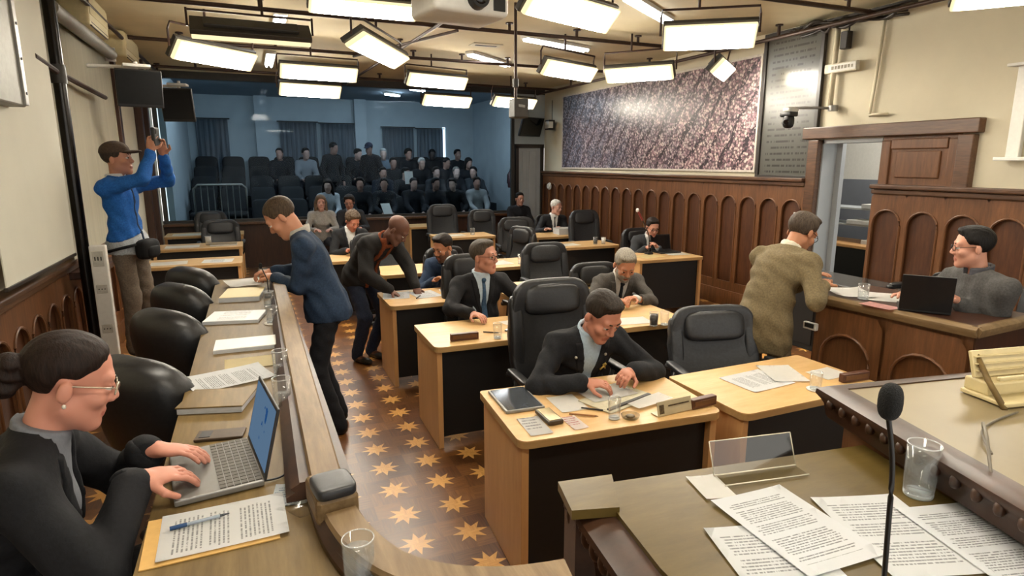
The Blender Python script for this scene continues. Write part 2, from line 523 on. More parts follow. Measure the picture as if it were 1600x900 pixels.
        G.cap(wr2+hd*.02*S+th*.012*S, q, .015*S, .0105*S, k=.010); G.cap(q, t2, .0105*S, .0085*S, k=.004)
    V, Q = surf(G.phi, G.ax)
    sm, lp = skin_mats(tone)
    cen = V[Q].mean(1); hl = ((cen-Hc)@HB)/Hs
    mi = np.zeros(len(Q), int)
    if not small:
        lipm = (np.abs(hl[:, 0]) < .0235-np.abs(hl[:, 2]+.0655)*.5) & (hl[:, 1] > .083) & (np.abs(hl[:, 2]+.0655) < .0125)
        mi[lipm] = 1
    org = np.array((P[0], P[1], zf))
    body = mesh_from(name, V, Q, [sm, lp], None, org, mi)
    body.location = org
    tag(body, label, cat, group)
    def add(nm, phi, ax, m, sm_=1):
        V, Q = surf(phi, ax)
        if not len(Q): return None
        return mesh_from(nm, V, Q, m, body, org, None, sm_)
    # ---------------- garments
    hg = h if not small else h*1.1
    cp = np.array([P, N, shR, shL]+[a[1] for a in arms]+[a[2] for a in arms])
    g = Grid(*[np.arange(cp.min(0)[i]-.25*S, cp.max(0)[i]+.25*S, hg) for i in range(3)])
    Kc = .045*S
    T = g                                           # torso and sleeves, not yet inflated
    T.ell(P+s1*.02, (.158*S*wide, (.115+belly*.4)*S, .13*S), B1, Kc)
    T.ell(P+s1*.16*S+F1*belly*.5*S, ((.150 if W['top'] in ('jacket', 'blazer') and not W.get('bust') else .137)*S*wide, (.100+belly)*S, .15*S), B1, Kc)
    T.ell(M1+s2*.10*S, (.158*S*wide, .105*S, .165*S), B2, Kc)
    if W.get('bust'): T.ell(M1+s2*.07*S+F2*.085*S, (.12*S, .065*S, .075*S), B2, Kc)
    T.cap(shR, shL, .052*S, k=Kc); T.cap(N-s2*.012, shR+s2*.01, .045*S, .046*S, k=.04); T.cap(N-s2*.012, shL+s2*.01, .045*S, .046*S, k=.04)
    if stand and W.get('long', True):
        T.ell(P-U*(.10 if W['top'] in ('jacket', 'blazer') else .05)*S, (.176*S*wide, (.140+belly*.5)*S, (.26 if W['top'] in ('jacket', 'blazer') else .17)*S), np.stack([Rt, F, U], 1), Kc)
        hemz = P[2]-(.19 if W['top'] in ('jacket', 'blazer') else .10)*S
    tor = T.phi.copy()
    for sh, E_, wr, sgn in arms:
        cuff = wr-nrm(wr-E_)*.012
        if W.get('short'): T.cap(sh, sh+(E_-sh)*.75, .056*S, .052*S, k=.035)
        else: T.cap(sh, E_, .050*S, .042*S, k=.035); T.cap(E_, cuff, .042*S, .031*S, k=.02)
    x, y, z = T.xyz()
    if not small:                                    # folds
        wn = (np.sin(x*31+z*23+2.1*np.sin(y*17))*np.sin(y*29-z*19+1.7*np.sin(x*21))).astype(f32)
        fold = f32(.0055)*wn+f32(.0022)*np.sin(z*58+x*38-y*33+3*np.sin(x*13+y*11)).astype(f32)
    else: fold = f32(0)
    if stand and W.get('long', True): T.phi = np.maximum(T.phi, (f32(hemz)-z)*f32(.8)+f32(.016*S))
    u_ = T.proj(N, R2); v_ = T.proj(N, s2); w_ = T.proj(M1, F2)
    tk = W['top']
    tc = cloth('cloth_'+W['top_col'].strip('#'), W['top_col'])
    if tk in ('jacket', 'blazer'):
        D = T.phi-f32(.016*S)+fold
        vb = W.get('vee', -.36)*S; half = np.clip((v_-vb)/(-.02*S-vb), 0, 1.1)*f32(.062*S)
        carve = np.maximum(np.abs(u_)-half, f32(.0)-w_); carve = np.where(v_ < vb, f32(1), carve)
        J = np.maximum(D, -carve)
        # open neck
        J = np.maximum(J, -(np.sqrt(u_**2+(w_-f32(.02*S))**2+(v_-f32(.035*S))**2)-f32(.068*S)))
        add('jacket', J, T.ax, tc)
        lap = np.maximum(np.maximum(D-f32(.007*S), -(D+f32(.02))), np.maximum(np.abs(np.abs(u_)-half-f32(.022*S))-f32(.024*S)*np.clip((v_-vb)/(.22*S), .15, 1), -w_))
        lap = np.maximum(lap, np.maximum(vb-v_, v_+f32(.0*S)))
        for sg in (1, -1): add('lapel', np.maximum(lap, -u_*f32(sg)), T.ax, tc)
        sd = tor-f32(.010*S)
        sh_ = np.maximum(np.maximum(sd, -(w_+f32(.02))), np.abs(u_)-f32(.098*S))
        if stand: sh_ = np.maximum(sh_, f32(hemz+.34)-z)
        col = np.sqrt(u_**2+(w_-f32(.0*S)+v_*f32(.25))**2)
        collar = np.maximum(np.maximum(col-f32(.072*S), f32(.056*S)-col), np.abs(v_-f32(.018*S))-f32(.028*S))
        shm = np.minimum(sh_, collar) if not W.get('turtle') else np.minimum(sh_, np.maximum(np.maximum(col-f32(.069*S), f32(.04*S)-col), np.abs(v_-f32(.004*S))-f32(.036*S)))
        add('shirt', shm, T.ax, cloth('cloth_'+W['shirt_col'].strip('#'), W['shirt_col'], .06))
        if not small and not W.get('nocuff'):
            cg = g.like()
            for sh, E_, wr, sgn in arms:
                dd = nrm(wr-E_); cg.cap(wr-dd*.03*S, wr+dd*.004*S, .034*S, .034*S, k=.0)
            add('shirt_cuff', cg.phi, T.ax, cloth('cloth_'+W['shirt_col'].strip('#'), W['shirt_col'], .06))
        if W['tie_col']:
            ww = f32(.014*S)+np.clip(-v_-f32(.05), 0, .4)*f32(.055)
            tie = np.maximum(np.maximum(sd-f32(.009), -(sd+f32(.012))), np.maximum(np.abs(u_)-ww, -w_))
            tie = np.maximum(tie, np.maximum(v_+f32(.012*S), f32(-.43*S)-v_))
            kn_ = np.sqrt(u_**2+(v_+f32(.012*S))**2*1.2+(w_-f32(.085*S))**2)-f32(.022*S)
            add('tie', np.minimum(tie, kn_) if not small else tie, T.ax, cloth('cloth_'+W['tie_col'].strip('#'), W['tie_col'], .2))
    else:
        D = T.phi-f32(.012*S if tk != 'coat' else .024*S)+fold
        J = np.maximum(D, -(np.sqrt(u_**2+(w_-f32(.015*S))**2+(v_-f32(.045*S))**2)-f32(.066*S)))
        nm = {'sweater': 'sweater', 'coat': 'coat', 'shirt': 'shirt', 'tee': 't_shirt', 'windbreaker': 'windbreaker'}[tk]
        if W.get('hem_col'):                         # lower part in a second cloth
            vp = T.proj(P, s1)+T.proj(P, R1)*f32(W.get('hem_tilt', 0))
            add(nm, np.maximum(J, f32(W['hem'])-vp), T.ax, tc)
            add('hem', np.maximum(J+f32(.004), vp-f32(W['hem'])), T.ax, cloth('cloth_'+W['hem_col'].strip('#'), W['hem_col']))
        else: add(nm, J, T.ax, tc)
        if W.get('collar_col'):
            col = np.sqrt(u_**2+(w_+v_*f32(.25))**2)
            collar = np.maximum(np.maximum(col-f32(.076*S), f32(.055*S)-col), np.abs(v_-f32(.012*S))-f32(.03*S))
            if tk in ('coat', 'windbreaker', 'shirt'): collar = np.maximum(collar, -(np.maximum(np.abs(u_)-f32(.012*S), -w_)))
            add('collar', collar, T.ax, cloth('cloth_'+W['collar_col'].strip('#'), W['collar_col'], .08))
        if W.get('placket_col'):
            pl = np.maximum(np.maximum(D-f32(.006), -(D+f32(.015))), np.maximum(np.abs(u_)-f32(.012*S), np.maximum(-w_, v_)))
            add('zip_strip', pl, T.ax, cloth('cloth_'+W['placket_col'].strip('#'), W['placket_col'], .08))
    if W.get('scarf_col'):
        sc = np.maximum(np.maximum(tor-f32(.034*S), -(tor-f32(.005))), np.maximum(np.abs(np.abs(u_)-f32(.055*S))-f32(.02*S), np.maximum(-w_, f32(-.42*S)-v_)))
        add('scarf', np.minimum(sc, np.maximum(np.abs(np.sqrt(u_**2+w_**2)-f32(.075*S))-f32(.012*S), np.abs(v_-f32(.01))-f32(.03))), T.ax, cloth('cloth_'+W['scarf_col'].strip('#'), W['scarf_col']))
    # trousers
    lp_ = np.array([P]+[l[1] for l in legs]+[l[2] for l in legs])
    t = Grid(*[np.arange(lp_.min(0)[i]-.2*S, lp_.max(0)[i]+.2*S, hg*1.1) for i in range(3)])
    t.ell(P-U*(.05 if stand else .01), ((.146 if stand else .160)*S*wide, (.104 if stand else .115+belly*.3)*S, .115*S), B1, .03)
    for hip, kn, an, sgn in legs:
        t.cap(hip-(U*.02 if stand else 0), kn, (.082 if stand else .092)*S, .068*S, k=.03); t.cap(kn, an-U*.02, .068*S, .056*S, k=.03)
    x, y, z = t.xyz()
    if not small: t.phi += (f32(.004)*np.sin(z*60+x*25+3*np.sin(y*20))*np.sin(x*33-y*27)).astype(f32)
    add('trousers', t.phi, t.ax, cloth('cloth_'+W['trousers_col'].strip('#'), W['trousers_col']))
    shoem = mat('shoe_'+W['shoe_col'].strip('#'), W['shoe_col'], .35)
    for hip, kn, an, sgn in legs:
        a0 = an-U*.05*S; q = Grid(*[np.arange(min(a0[i], (a0+F*.2)[i])-.14, max(a0[i], (a0+F*.2)[i])+.14, hg) for i in range(3)])
        fb = np.stack([Rt, F, U], 1)
        q.ell(a0+F*.13*S-U*.005, (.045*S, .085*S, .034*S), fb, .02); q.ell(a0+F*.015*S, (.038*S, .07*S, .045*S), fb, .03)
        q.phi = np.maximum(q.phi, (f32(zf+.002)-q.xyz()[2]))
        add('shoe', q.phi, q.ax, shoem)
    # ---------------- hair, brows, eyes
    hh = .0055*Hs if not small else .014
    def headgrid(r0=.15, dn=.0):
        c = Hc; r = r0*Hs
        return Grid(*[np.arange(c[i]-r-(dn if i == 2 else 0), c[i]+r, hh) for i in range(3)])
    hm = mat('hair_'+hair_col.strip('#'), hair_col, .6, 0, .35, 160, .2, (1, 1, .15), .5)
    if hair in ('short', 'bun', 'long', 'receding', 'flat', 'cap', 'crop', 'curly'):
        k = headgrid(.17 if hair != 'long' else .2, .14 if hair == 'long' else 0)
        th = {'short': .008, 'bun': .007, 'long': .012, 'receding': .006, 'flat': .012, 'cap': .005, 'crop': .004, 'curly': .018}[hair]
        k.ell(hw(0, -.012, .044), np.array((.074+th, .094+th, .080+th))*Hs, HB, .0)
        if hair in ('short', 'flat', 'curly'): k.ell(hw(.008, .035, .105), np.array((.055, .046, .019))*Hs, HB, .03)
        X = T_ = [k.proj(Hc, a)/f32(Hs) for a in (hR, hF2, hU)]
        hx, hy, hz = X
        top_ = .092 if hair != 'receding' else .118
        if hair in ('cap',): top_ = .05
        line = np.interp(hy, [-.10, -.06, -.012, -.008, .03, .05, .075, .10], [-.085, -.085, -.045, .005, .012, .045, top_, top_]).astype(f32)
        line = np.where((hy > .045), line+np.clip(np.abs(hx)-f32(.022), 0, .03)*f32(.45), line)
        if hair == 'bun': line = np.interp(hy, [-.10, -.04, -.03, .01, .05, .075, .1], [-.075, -.06, .012, .012, .050, .092, .098]).astype(f32)
        if hair == 'long': line = np.interp(hy, [-.10, .0, .02, .05, .075, .1], [-.3, -.3, -.02, .03, .072, .08]).astype(f32)
        rip = (f32(.0015)*np.sin(hx*310+hz*40)*np.sin(hy*60+hx*30)).astype(f32) if not small else 0
        if hair == 'curly': rip = (f32(.006)*np.sin(hx*150)*np.sin(hy*140)*np.sin(hz*150)).astype(f32)
        if hair == 'long':
            for q in (-1, 1): k.cap(hw(q*.07, -.03, .0), hw(q*.085, -.02, -.17), .034*Hs, .03*Hs, k=.03)
            k.cap(hw(0, -.07, .0), hw(0, -.075, -.2), .055*Hs, .045*Hs, k=.03)
        pm = np.maximum(k.phi+rip+np.clip(f32(.011)-(hz-line)*f32(.30), 0, f32(.011))*f32(Hs)*f32(1 if hair in ('short', 'flat', 'curly', 'bun', 'receding') else .3), (line-hz)*f32(.8)*f32(Hs))
        if hair == 'bun':
            b = k.like(); b.ell(hw(0, -.125, .02), np.array((.036, .030, .036))*Hs, HB, .01); b.ell(hw(.0, -.12, -.03), np.array((.026, .024, .024))*Hs, HB, .01)
            b.cap(hw(0, -.09, .01), hw(0, -.12, .0), .024*Hs, k=.02)
            pm = np.minimum(pm, b.phi+f32(.004)*np.sin(hx*170+hz*160).astype(f32))
        add('hair', pm, k.ax, hm)
    if hair == 'cap' or W.get('cap_col'):
        k = headgrid(.2)
        k.ell(hw(0, -.010, .056), np.array((.085, .106, .082))*Hs, HB, .0)
        hz = k.proj(Hc, hU)/f32(Hs)
        cp_ = np.maximum(k.phi, (f32(.046)-hz)*f32(Hs))
        b = k.like(); b.ell(hw(0, .105, .048), np.array((.068, .075, .013))*Hs, HB, .0)
        add('cap', np.minimum(cp_, b.phi), k.ax, cloth('cloth_'+W['cap_col'].strip('#'), W['cap_col']))
    if W.get('beard_col'):
        k = headgrid(.14)
        k.ell(hw(0, .030, -.042), np.array((.066, .071, .082))*Hs, HB, .0); k.ell(hw(0, .072, -.10), np.array((.026, .022, .021))*Hs, HB, .02)
        hx, hy, hz = [k.proj(Hc, a)/f32(Hs) for a in (hR, hF2, hU)]
        msk = np.maximum(hz+f32(.045)-np.abs(hx)*f32(.5), f32(.005)-hy)*f32(Hs)
        mouth = np.sqrt((hx/1.6)**2+(hz+f32(.066))**2)-f32(.014)
        pm = np.maximum(np.maximum(k.phi, msk), np.where(hy > .05, -mouth, f32(-1))*f32(Hs))
        add('beard', pm, k.ax, mat('hair_'+W['beard_col'].strip('#'), W['beard_col'], .7, 0, .3, 160, .3))
    if not small:
        for q in (-1, 1):
            if brows:
                mb = MB(); mb.tube([hw(q*.014, .0905, .0285)-org, hw(q*.030, .0895, .034)-org, hw(q*.046, .076, .030)-org], [.0028*Hs, .0035*Hs, .0018*Hs], 6)
                mb.build('eyebrow', hm, body, True)
            mb = MB(); c = hw(q*.031, .0785, .0065)-org
            mb.superell(c, (.0127*Hs,)*3, 1.0, 16, Matrix(HB.tolist()))
            ob = mb.build('eye', [mat('eye_white', '#cfc9c2', .2, var=.02), mat('iris_dark', '#1c120c', .15, var=.02)], body, True)
            for p in ob.data.polygons:
                d = (np.array(p.center)-c)@HB
                if d[1] > .0088*Hs: p.material_index = 1
        if glasses:
            mb = MB(); rr = .0018*Hs
            for q in (-1, 1):
                ring = [hw(q*.033+.021*math.cos(a)*(1), .104-.010*abs(.5*q+.5*math.cos(a)), .005+.016*math.sin(a))-org for a in np.linspace(0, 2*PI, 17)]
                mb.tube(ring, rr, 6)
                mb.tube([hw(q*.054, .092, .010)-org, hw(q*.072, .06, .012)-org, hw(q*.079, .0, .010)-org, hw(q*.079, -.018, -.004)-org], rr, 6)
            mb.tube([hw(-.012, .104, .010)-org, hw(0, .107, .012)-org, hw(.012, .104, .010)-org], rr, 6)
            gl = mb.build('glasses', mat('spectacle_'+glasses.strip('#'), glasses, .25, .3, .05), body, True)
            mb = MB()
            for q in (-1, 1):
                mb.sheet(lambda a, b: hw(q*.033+(a-.5)*.036, .1035-.004*abs(a-.5), .005+(b-.5)*.026)-org, 4, 3)
            mb.build('lens', glass_mat('lens_glass', (.93, .95, .95), .02), gl, True)
    HEADS.append((label, hw(0, 0, 0)))
    info = dict(N=N, hw=hw, arms=arms, P=P, F=F, Rt=Rt, org=org, B2=B2, M1=M1, F2=F2, R2=R2, s2=s2)
    return body, info
# ------------------------------------------------------------------ palette
M = {}
M['cream'] = mat('wall_cream', '#cac2ab', .85, var=.03, scale=3)
M['ceil'] = mat('ceiling_paint', '#d3c6a3', .9, var=.05, scale=2)
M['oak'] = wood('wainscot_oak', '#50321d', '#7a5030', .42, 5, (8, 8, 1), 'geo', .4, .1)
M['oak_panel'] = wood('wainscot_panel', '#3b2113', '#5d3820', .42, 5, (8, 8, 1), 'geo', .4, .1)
M['oak_dark'] = wood('oak_dark', '#2a1710', '#4b2d1d', .4, 5, (8, 8, 1), 'geo')
M['ledge'] = wood('ledge_oak', '#3a2417', '#6b4a31', .35, 6, (10, 1, 10), 'geo')
M['maple'] = wood('maple_laminate', '#bb935c', '#d0ae7a', .38, 3, (2, 9, 9), 'obj')
M['maple_edge'] = wood('maple_edge', '#9c7a4e', '#b8945f', .45, 3, (2, 9, 9), 'obj')
M['maple_side'] = wood('maple_side', '#b98a58', '#cda06c', .4, 3, (9, 9, 1.5), 'obj')
M['blackpanel'] = mat('black_panel', '#0c0b0b', .55, var=.2, scale=40)
M['carved'] = wood('carved_oak', '#22140d', '#4a3020', .4, 7, (2, 2, 2), 'obj', .5)
M['benchtop'] = wood('worn_bench_top', '#5e4c2e', '#7f6a44', .4, 4, (9, 1, 9), 'geo', .2, .0)
M['benchrail'] = wood('worn_rail', '#614d34', '#8b7454', .45, 5, (9, 1, 9), 'geo', .25)
M['dais'] = wood('dais_top', '#493b1a', '#62512a', .36, 3, (2, 7, 2), 'obj', .2, .0)
M['leather'] = mat('black_leather', '#1b1b1d', .38, var=.2, scale=60, bump=.15)
M['leather_blue'] = mat('worn_leather', '#26282c', .42, var=.2, scale=60, bump=.15)
M['plastic'] = mat('black_plastic', '#121213', .4, var=.1)
M['chrome'] = mat('chrome', '#b8b8b6', .2, 1, .05)
M['steel'] = mat('painted_steel', '#8d8b86', .4, .6, .08)
M['pipe'] = mat('brown_pipe', '#38241a', .45, .3, .2)
M['white'] = mat('white_plastic', '#d8d6cf', .5, var=.03)
M['dkgrey'] = mat('dark_grey', '#3b3936', .5, .2, .1)
M['darkframe'] = mat('dark_frame', '#231a14', .4, var=.1)
M['bluegrey'] = mat('blue_grey_paint', '#a4a9ad', .6, var=.04, scale=4)
M['grey_wall'] = mat('grey_wall', '#6c7078', .7, var=.04, scale=4)
M['gal_wall'] = mat('gallery_wall', '#a9b3b8', .85, var=.04, scale=3)
M['gal_ceil'] = mat('gallery_ceiling', '#8b9aa8', .9, var=.04, scale=3)
M['gal_floor'] = mat('gallery_carpet', '#1a1d22', .95, var=.2, scale=50)
M['seat_dark'] = mat('gallery_seat', '#0c0e11', .8, var=.15)
M['glass'] = glass_mat('clear_glass', (.96, .97, .97), .02)
M['glass_blue'] = glass_mat('partition_glass', (.76, .86, .93), .02, .10)
M['acrylic'] = glass_mat('acrylic', (.90, .90, .88), .04, 1.6)
M['screen'] = mat('screen_fabric', '#cfccbd', .8, var=.02, scale=3)
M['curtain_l'] = mat('curtain_cream', '#c3bda9', .85, var=.05, scale=2, stretch=(1, 6, .2))
M['curtain'] = mat('curtain_grey', '#7f8a94', .85, var=.22, scale=3, stretch=(8, 1, .2))
M['metal'] = mat('aluminium', '#8f8d86', .55, .3, .06)
M['dark_glass'] = mat('tv_screen', '#101214', .12, var=.05)

def floor_material():
    t = NT('parquet_stars')
    g = t.n('ShaderNodeNewGeometry').outputs['Position']
    sp = t.n('ShaderNodeSeparateXYZ'); t.l(g, sp.inputs[0])
    T = .291
    def cell(s, off):
        u = t.math('DIVIDE', t.math('SUBTRACT', s, off), T)
        c = t.math('ADD', u, .5)
        return t.math('MULTIPLY', t.math('SUBTRACT', t.math('FRACT', c), .5), T), t.math('FLOOR', c)
    px, ix = cell(sp.outputs[0], .655); py, iy = cell(sp.outputs[1], 2.845)
    r = t.math('SQRT', t.math('ADD', t.math('MULTIPLY', px, px), t.math('MULTIPLY', py, py)))
    a = t.math('ARCTAN2', py, px)
    m = t.math('SUBTRACT', t.math('MODULO', t.math('ADD', a, 4*PI+PI/8), PI/4), PI/8)
    m = t.math('ABSOLUTE', m)
    Ro, Ri = .100, .046
    c8, s8 = math.cos(PI/8), math.sin(PI/8)
    n = (Ri*s8, Ro-Ri*c8)
    f = t.math('ADD', t.math('MULTIPLY', t.math('SUBTRACT', t.math('MULTIPLY', r, t.math('COSINE', m)), Ro), n[0]), t.math('MULTIPLY', t.math('MULTIPLY', r, t.math('SINE', m)), n[1]))
    star = t.math('LESS_THAN', f, 0)
    # wood blocks: four to a tile, the grain turned in alternate blocks
    bx = t.math('FLOOR', t.math('DIVIDE', t.math('SUBTRACT', sp.outputs[0], .655), T/2)); by = t.math('FLOOR', t.math('DIVIDE', t.math('SUBTRACT', sp.outputs[1], 2.845), T/2))
    ch = t.math('MODULO', t.math('ABSOLUTE', t.math('ADD', bx, by)), 2)
    na = t.noise(t.pos('geo', (40, 3, 1)), 2.5, 5); nb = t.noise(t.pos('geo', (3, 40, 1)), 2.5, 5)
    mixn = t.n('ShaderNodeMix', data_type='FLOAT'); t.l(ch, mixn.inputs[0]); t.l(na, mixn.inputs[2]); t.l(nb, mixn.inputs[3])
    wn = t.n('ShaderNodeTexWhiteNoise', noise_dimensions='2D'); cb = t.n('ShaderNodeCombineXYZ'); t.l(bx, cb.inputs[0]); t.l(by, cb.inputs[1]); t.l(cb.outputs[0], wn.inputs['Vector'])
    f2 = t.math('ADD', t.math('MULTIPLY', mixn.outputs[0], .7), t.math('MULTIPLY', wn.outputs[0], .3))
    base = t.ramp(f2, [(.3, lin('#4a2a16')), (.55, lin('#66401f')), (.75, lin('#7d5229'))])
    starc = t.ramp(mixn.outputs[0], [(.3, lin('#b3803f')), (.7, lin('#d2a05a'))])
    col = t.mix(star, base, starc)
    return t.bsdf(col, t.math('ADD', t.math('MULTIPLY', na, .2), .22), 0, .5)
M['floor'] = floor_material()

XL, XR, YB, ZC = -1.5, 6.0, 12.5, 3.5
PZ = .3                                                    # platform height

mb = MB(); mb.box((2.25, 5.25, -.06), (7.7, 14.6, .12)); struct('floor', mb, M['floor'])
mb = MB()
mb.box((-.68, 2.35, PZ/2), (1.64, 8.3, PZ-.0), bev=.006)
struct('floor_platform', mb, M['floor'])
mb = MB(); mb.box((2.25, 5.25, ZC+.06), (7.7, 14.6, .12)); struct('ceiling', mb, M['ceil'])
# left wall
mb = MB(); mb.box((XL-.06, 5.25, 1.75), (.12, 14.6, 3.5)); struct('wall_left', mb, M['cream'])
# right wall with the door opening
DY0, DY1, DZ = 3.72, 5.27, 2.2
mb = MB()
mb.box((XR+.09, (DY1+YB)/2, 1.75), (.18, YB-DY1, 3.5)); mb.box((XR+.09, (DY0-2)/2, 1.75), (.18, DY0+2, 3.5)); mb.box((XR+.09, (DY0+DY1)/2, (DZ+3.5)/2), (.18, DY1-DY0, 3.5-DZ))
struct('wall_right', mb, M['cream'])
# back partition: panelled base below the glass, header above, piece of wall by the door
mb = MB(); mb.box((1.9, YB+.06, .42), (6.8, .12, .84)); struct('wall_back', mb, M['oak_dark'])
mb = MB(); mb.box((1.9, YB, .85), (6.8, .26, .05), bev=.01); struct('trim_1', mb, M['ledge'])
mb = MB(); mb.box((2.25, YB+.06, 3.44), (7.7, .14, .12)); struct('trim_2', mb, M['dkgrey'])
mb = MB(); mb.box((5.65, YB+.06, 2.92), (.72, .12, 1.16)); struct('wall_back_header', mb, M['gal_wall'])

def arched_bay(mb, y0, y1, z0, z1, a, zb, zs, x, dirx, dep, n=10):
    """front frame of one wainscot bay on the plane x: an arch opening of half width a from zb, springing at zs"""
    yc = (y0+y1)/2
    arch = [(yc-a, zb), (yc-a, zs)]+[(yc-a*math.cos(PI*k/n), zs+a*math.sin(PI*k/n)*1.0) for k in range(1, n)]+[(yc+a, zs), (yc+a, zb)]
    out = []
    for (y, z) in arch:
        if z <= zb+1e-6: out.append((y0 if y < yc else y1, z0))
        elif abs(z-zs) < 1e-6: out.append((y0 if y < yc else y1, zs))
        else:
            t = (y-yc)/a; ang = math.acos(max(-1, min(1, -t)))
            if ang < PI*.25: out.append((y0, zs+(z1-zs)*ang/(PI*.25)))
            elif ang > PI*.75: out.append((y1, zs+(z1-zs)*(PI-ang)/(PI*.25)))
            else: out.append((y0+(y1-y0)*(ang-PI*.25)/(PI*.5), z1))
    V = lambda p, xx: mb.bm.verts.new((xx, p[0], p[1]))
    A = [V(p, x) for p in arch]; O = [V(p, x) for p in out]; D = [V(p, x-dirx*dep) for p in arch]
    for i in range(len(arch)-1):
        mb.bm.faces.new((A[i], A[i+1], O[i+1], O[i])); mb.bm.faces.new((A[i], D[i], D[i+1], A[i+1]))
    mb.bm.faces.new((A[0], O[0], O[-1], A[-1])); mb.bm.faces.new((A[0], A[-1], D[-1], D[0]))
    # moulding round the arch
    mb.tube([(x+dirx*.004, y, z) for y, z in arch], .010, 6)
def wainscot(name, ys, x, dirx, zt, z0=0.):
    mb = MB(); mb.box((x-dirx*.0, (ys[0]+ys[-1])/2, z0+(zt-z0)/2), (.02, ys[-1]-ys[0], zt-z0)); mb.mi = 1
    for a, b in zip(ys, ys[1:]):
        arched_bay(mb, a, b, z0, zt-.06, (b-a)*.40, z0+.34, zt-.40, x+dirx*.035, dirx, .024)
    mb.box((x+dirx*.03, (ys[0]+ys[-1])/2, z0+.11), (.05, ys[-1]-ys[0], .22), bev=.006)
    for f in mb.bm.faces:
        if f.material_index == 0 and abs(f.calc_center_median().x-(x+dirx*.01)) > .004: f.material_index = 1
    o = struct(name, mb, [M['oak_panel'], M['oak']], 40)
    mb = MB()
    mb.box((x+dirx*.04, (ys[0]+ys[-1])/2, zt-.02), (.12, ys[-1]-ys[0], .045), bev=.012); mb.box((x+dirx*.03, (ys[0]+ys[-1])/2, zt-.07), (.07, ys[-1]-ys[0], .05), bev=.012)
    return mb
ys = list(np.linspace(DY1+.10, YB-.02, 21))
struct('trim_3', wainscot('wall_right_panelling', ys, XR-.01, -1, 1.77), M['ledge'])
ys = [4.50-.372*k for k in range(13)][::-1]
struct('trim_4', wainscot('wall_right_front_panelling', ys, XR-.03, -1, 1.73), M['ledge'])
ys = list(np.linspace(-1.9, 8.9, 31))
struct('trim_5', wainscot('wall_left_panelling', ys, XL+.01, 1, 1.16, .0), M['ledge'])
# doorway on the right: casing, wooden overdoor panel, painted reveal
mb = MB(); mb.box((XR-.03, DY1+.03, 1.10), (.08, .14, 2.20), bev=.01); mb.box((XR-.03, DY0-.07, 1.94), (.08, .14, .52), bev=.01); mb.box((XR-.034, (DY0+DY1)/2, DZ+.075), (.10, DY1-DY0+.36, .13), bev=.01)
struct('trim_6', mb, M['ledge'])
mb = MB(); mb.box((XR+.02, 4.105, 1.95), (.05, .77, .52)); mb.box((XR-.012, 4.105, 2.13), (.034, .56, .10), bev=.01)
for y in (3.77, 4.44): mb.box((XR-.01, y, 1.93), (.03, .10, .48), bev=.01)
mb.box((XR-.01, 4.105, 1.93), (.02, .44, .26), bev=.012)
struct('door_1', mb, M['oak'])
mb = MB(); mb.box((XR+.11, DY1-.02, 1.1), (.22, .08, 2.2)); mb.box((XR+.245, DY1-.05, 1.1), (.06, .16, 2.2)); mb.box((XR+.11, 4.9, DZ-.02), (.22, .8, .04))
struct('door_2', mb, M['bluegrey'])
# the room beyond the doorway
mb = MB(); mb.box((8.6, 5, 2.5), (.1, 5, 1.7)); struct('wall_side_room', mb, M['white'])
mb = MB(); mb.box((8.57, 5, .85), (.1, 5, 1.7)); mb.box((7.4, 7.4, 1.7), (2.6, .1, 3.4)); struct('wall_side_room_dado', mb, M['grey_wall'])
mb = MB(); mb.box((7.4, 5, -.06), (2.6, 5, .12)); struct('floor_side_room', mb, M['gal_floor'])
mb = MB(); mb.box((7.4, 5, 3.4), (2.6, 5, .1)); struct('ceiling_side_room', mb, M['white'])

# ------------------------------------------------------------------ the public gallery behind the glass
mb = MB()
for k, (y0, y1, z) in enumerate(((12.62, 13.55, .25), (13.55, 14.35, .47), (14.35, 15.15, .69), (15.15, 15.95, .91), (15.95, 16.95, 1.13))):
    mb.box((2.2, (y0+y1)/2, z/2), (7.4, y1-y0, z))
struct('floor_gallery', mb, M['gal_floor'])
mb = MB(); mb.box((2.2, 17.0, 1.8), (7.6, .1, 3.6)); struct('wall_gallery_back', mb, M['gal_wall'])
mb = MB(); mb.box((-1.35, 14.75, 1.8), (.1, 4.4, 3.6)); struct('wall_gallery_left', mb, M['gal_wall'])
mb = MB(); mb.box((5.95, 14.75, 1.8), (.1, 4.4, 3.6)); struct('wall_gallery_right', mb, M['gal_wall'])
mb = MB(); mb.box((2.2, 14.75, 3.6), (7.6, 4.6, .1)); struct('ceiling_gallery', mb, M['gal_ceil'])
for i, x in enumerate((.35, 2.75)):
    mb = MB(); mb.box((x, 16.86, 1.8), (.3, .2, 3.6)); struct('column_%d' % (i+1), mb, M['gal_wall'])
# glass partition
mb = MB(); mb.box((1.9, YB+.03, 2.13), (6.76, .012, 2.5)); w = struct('window_1', mb, M['glass_blue'])
mb = MB()
for x in (-1.45, 5.25): mb.box((x, YB+.03, 2.13), (.07, .07, 2.52))
mb.box((1.9, YB+.03, .90), (6.8, .06, .05)); struct('trim_7', mb, M['dkgrey'])
# end door beside the glass
mb = MB(); mb.box((5.34, YB+.02, 1.15), (.07, .12, 2.3)); mb.box((5.94, YB+.02, 1.15), (.07, .12, 2.3)); mb.box((5.64, YB+.02, 2.30), (.68, .12, .08)); struct('trim_8', mb, M['darkframe'])
mb = MB(); mb.box((5.64, YB+.03, 1.13), (.54, .04, 2.26)); mb.box((5.52, YB, 1.4), (.10, .03, 1.6), bev=.008); mb.box((5.72, YB, 1.4), (.16, .03, 1.6), bev=.008); struct('door_3', mb, M['bluegrey'])

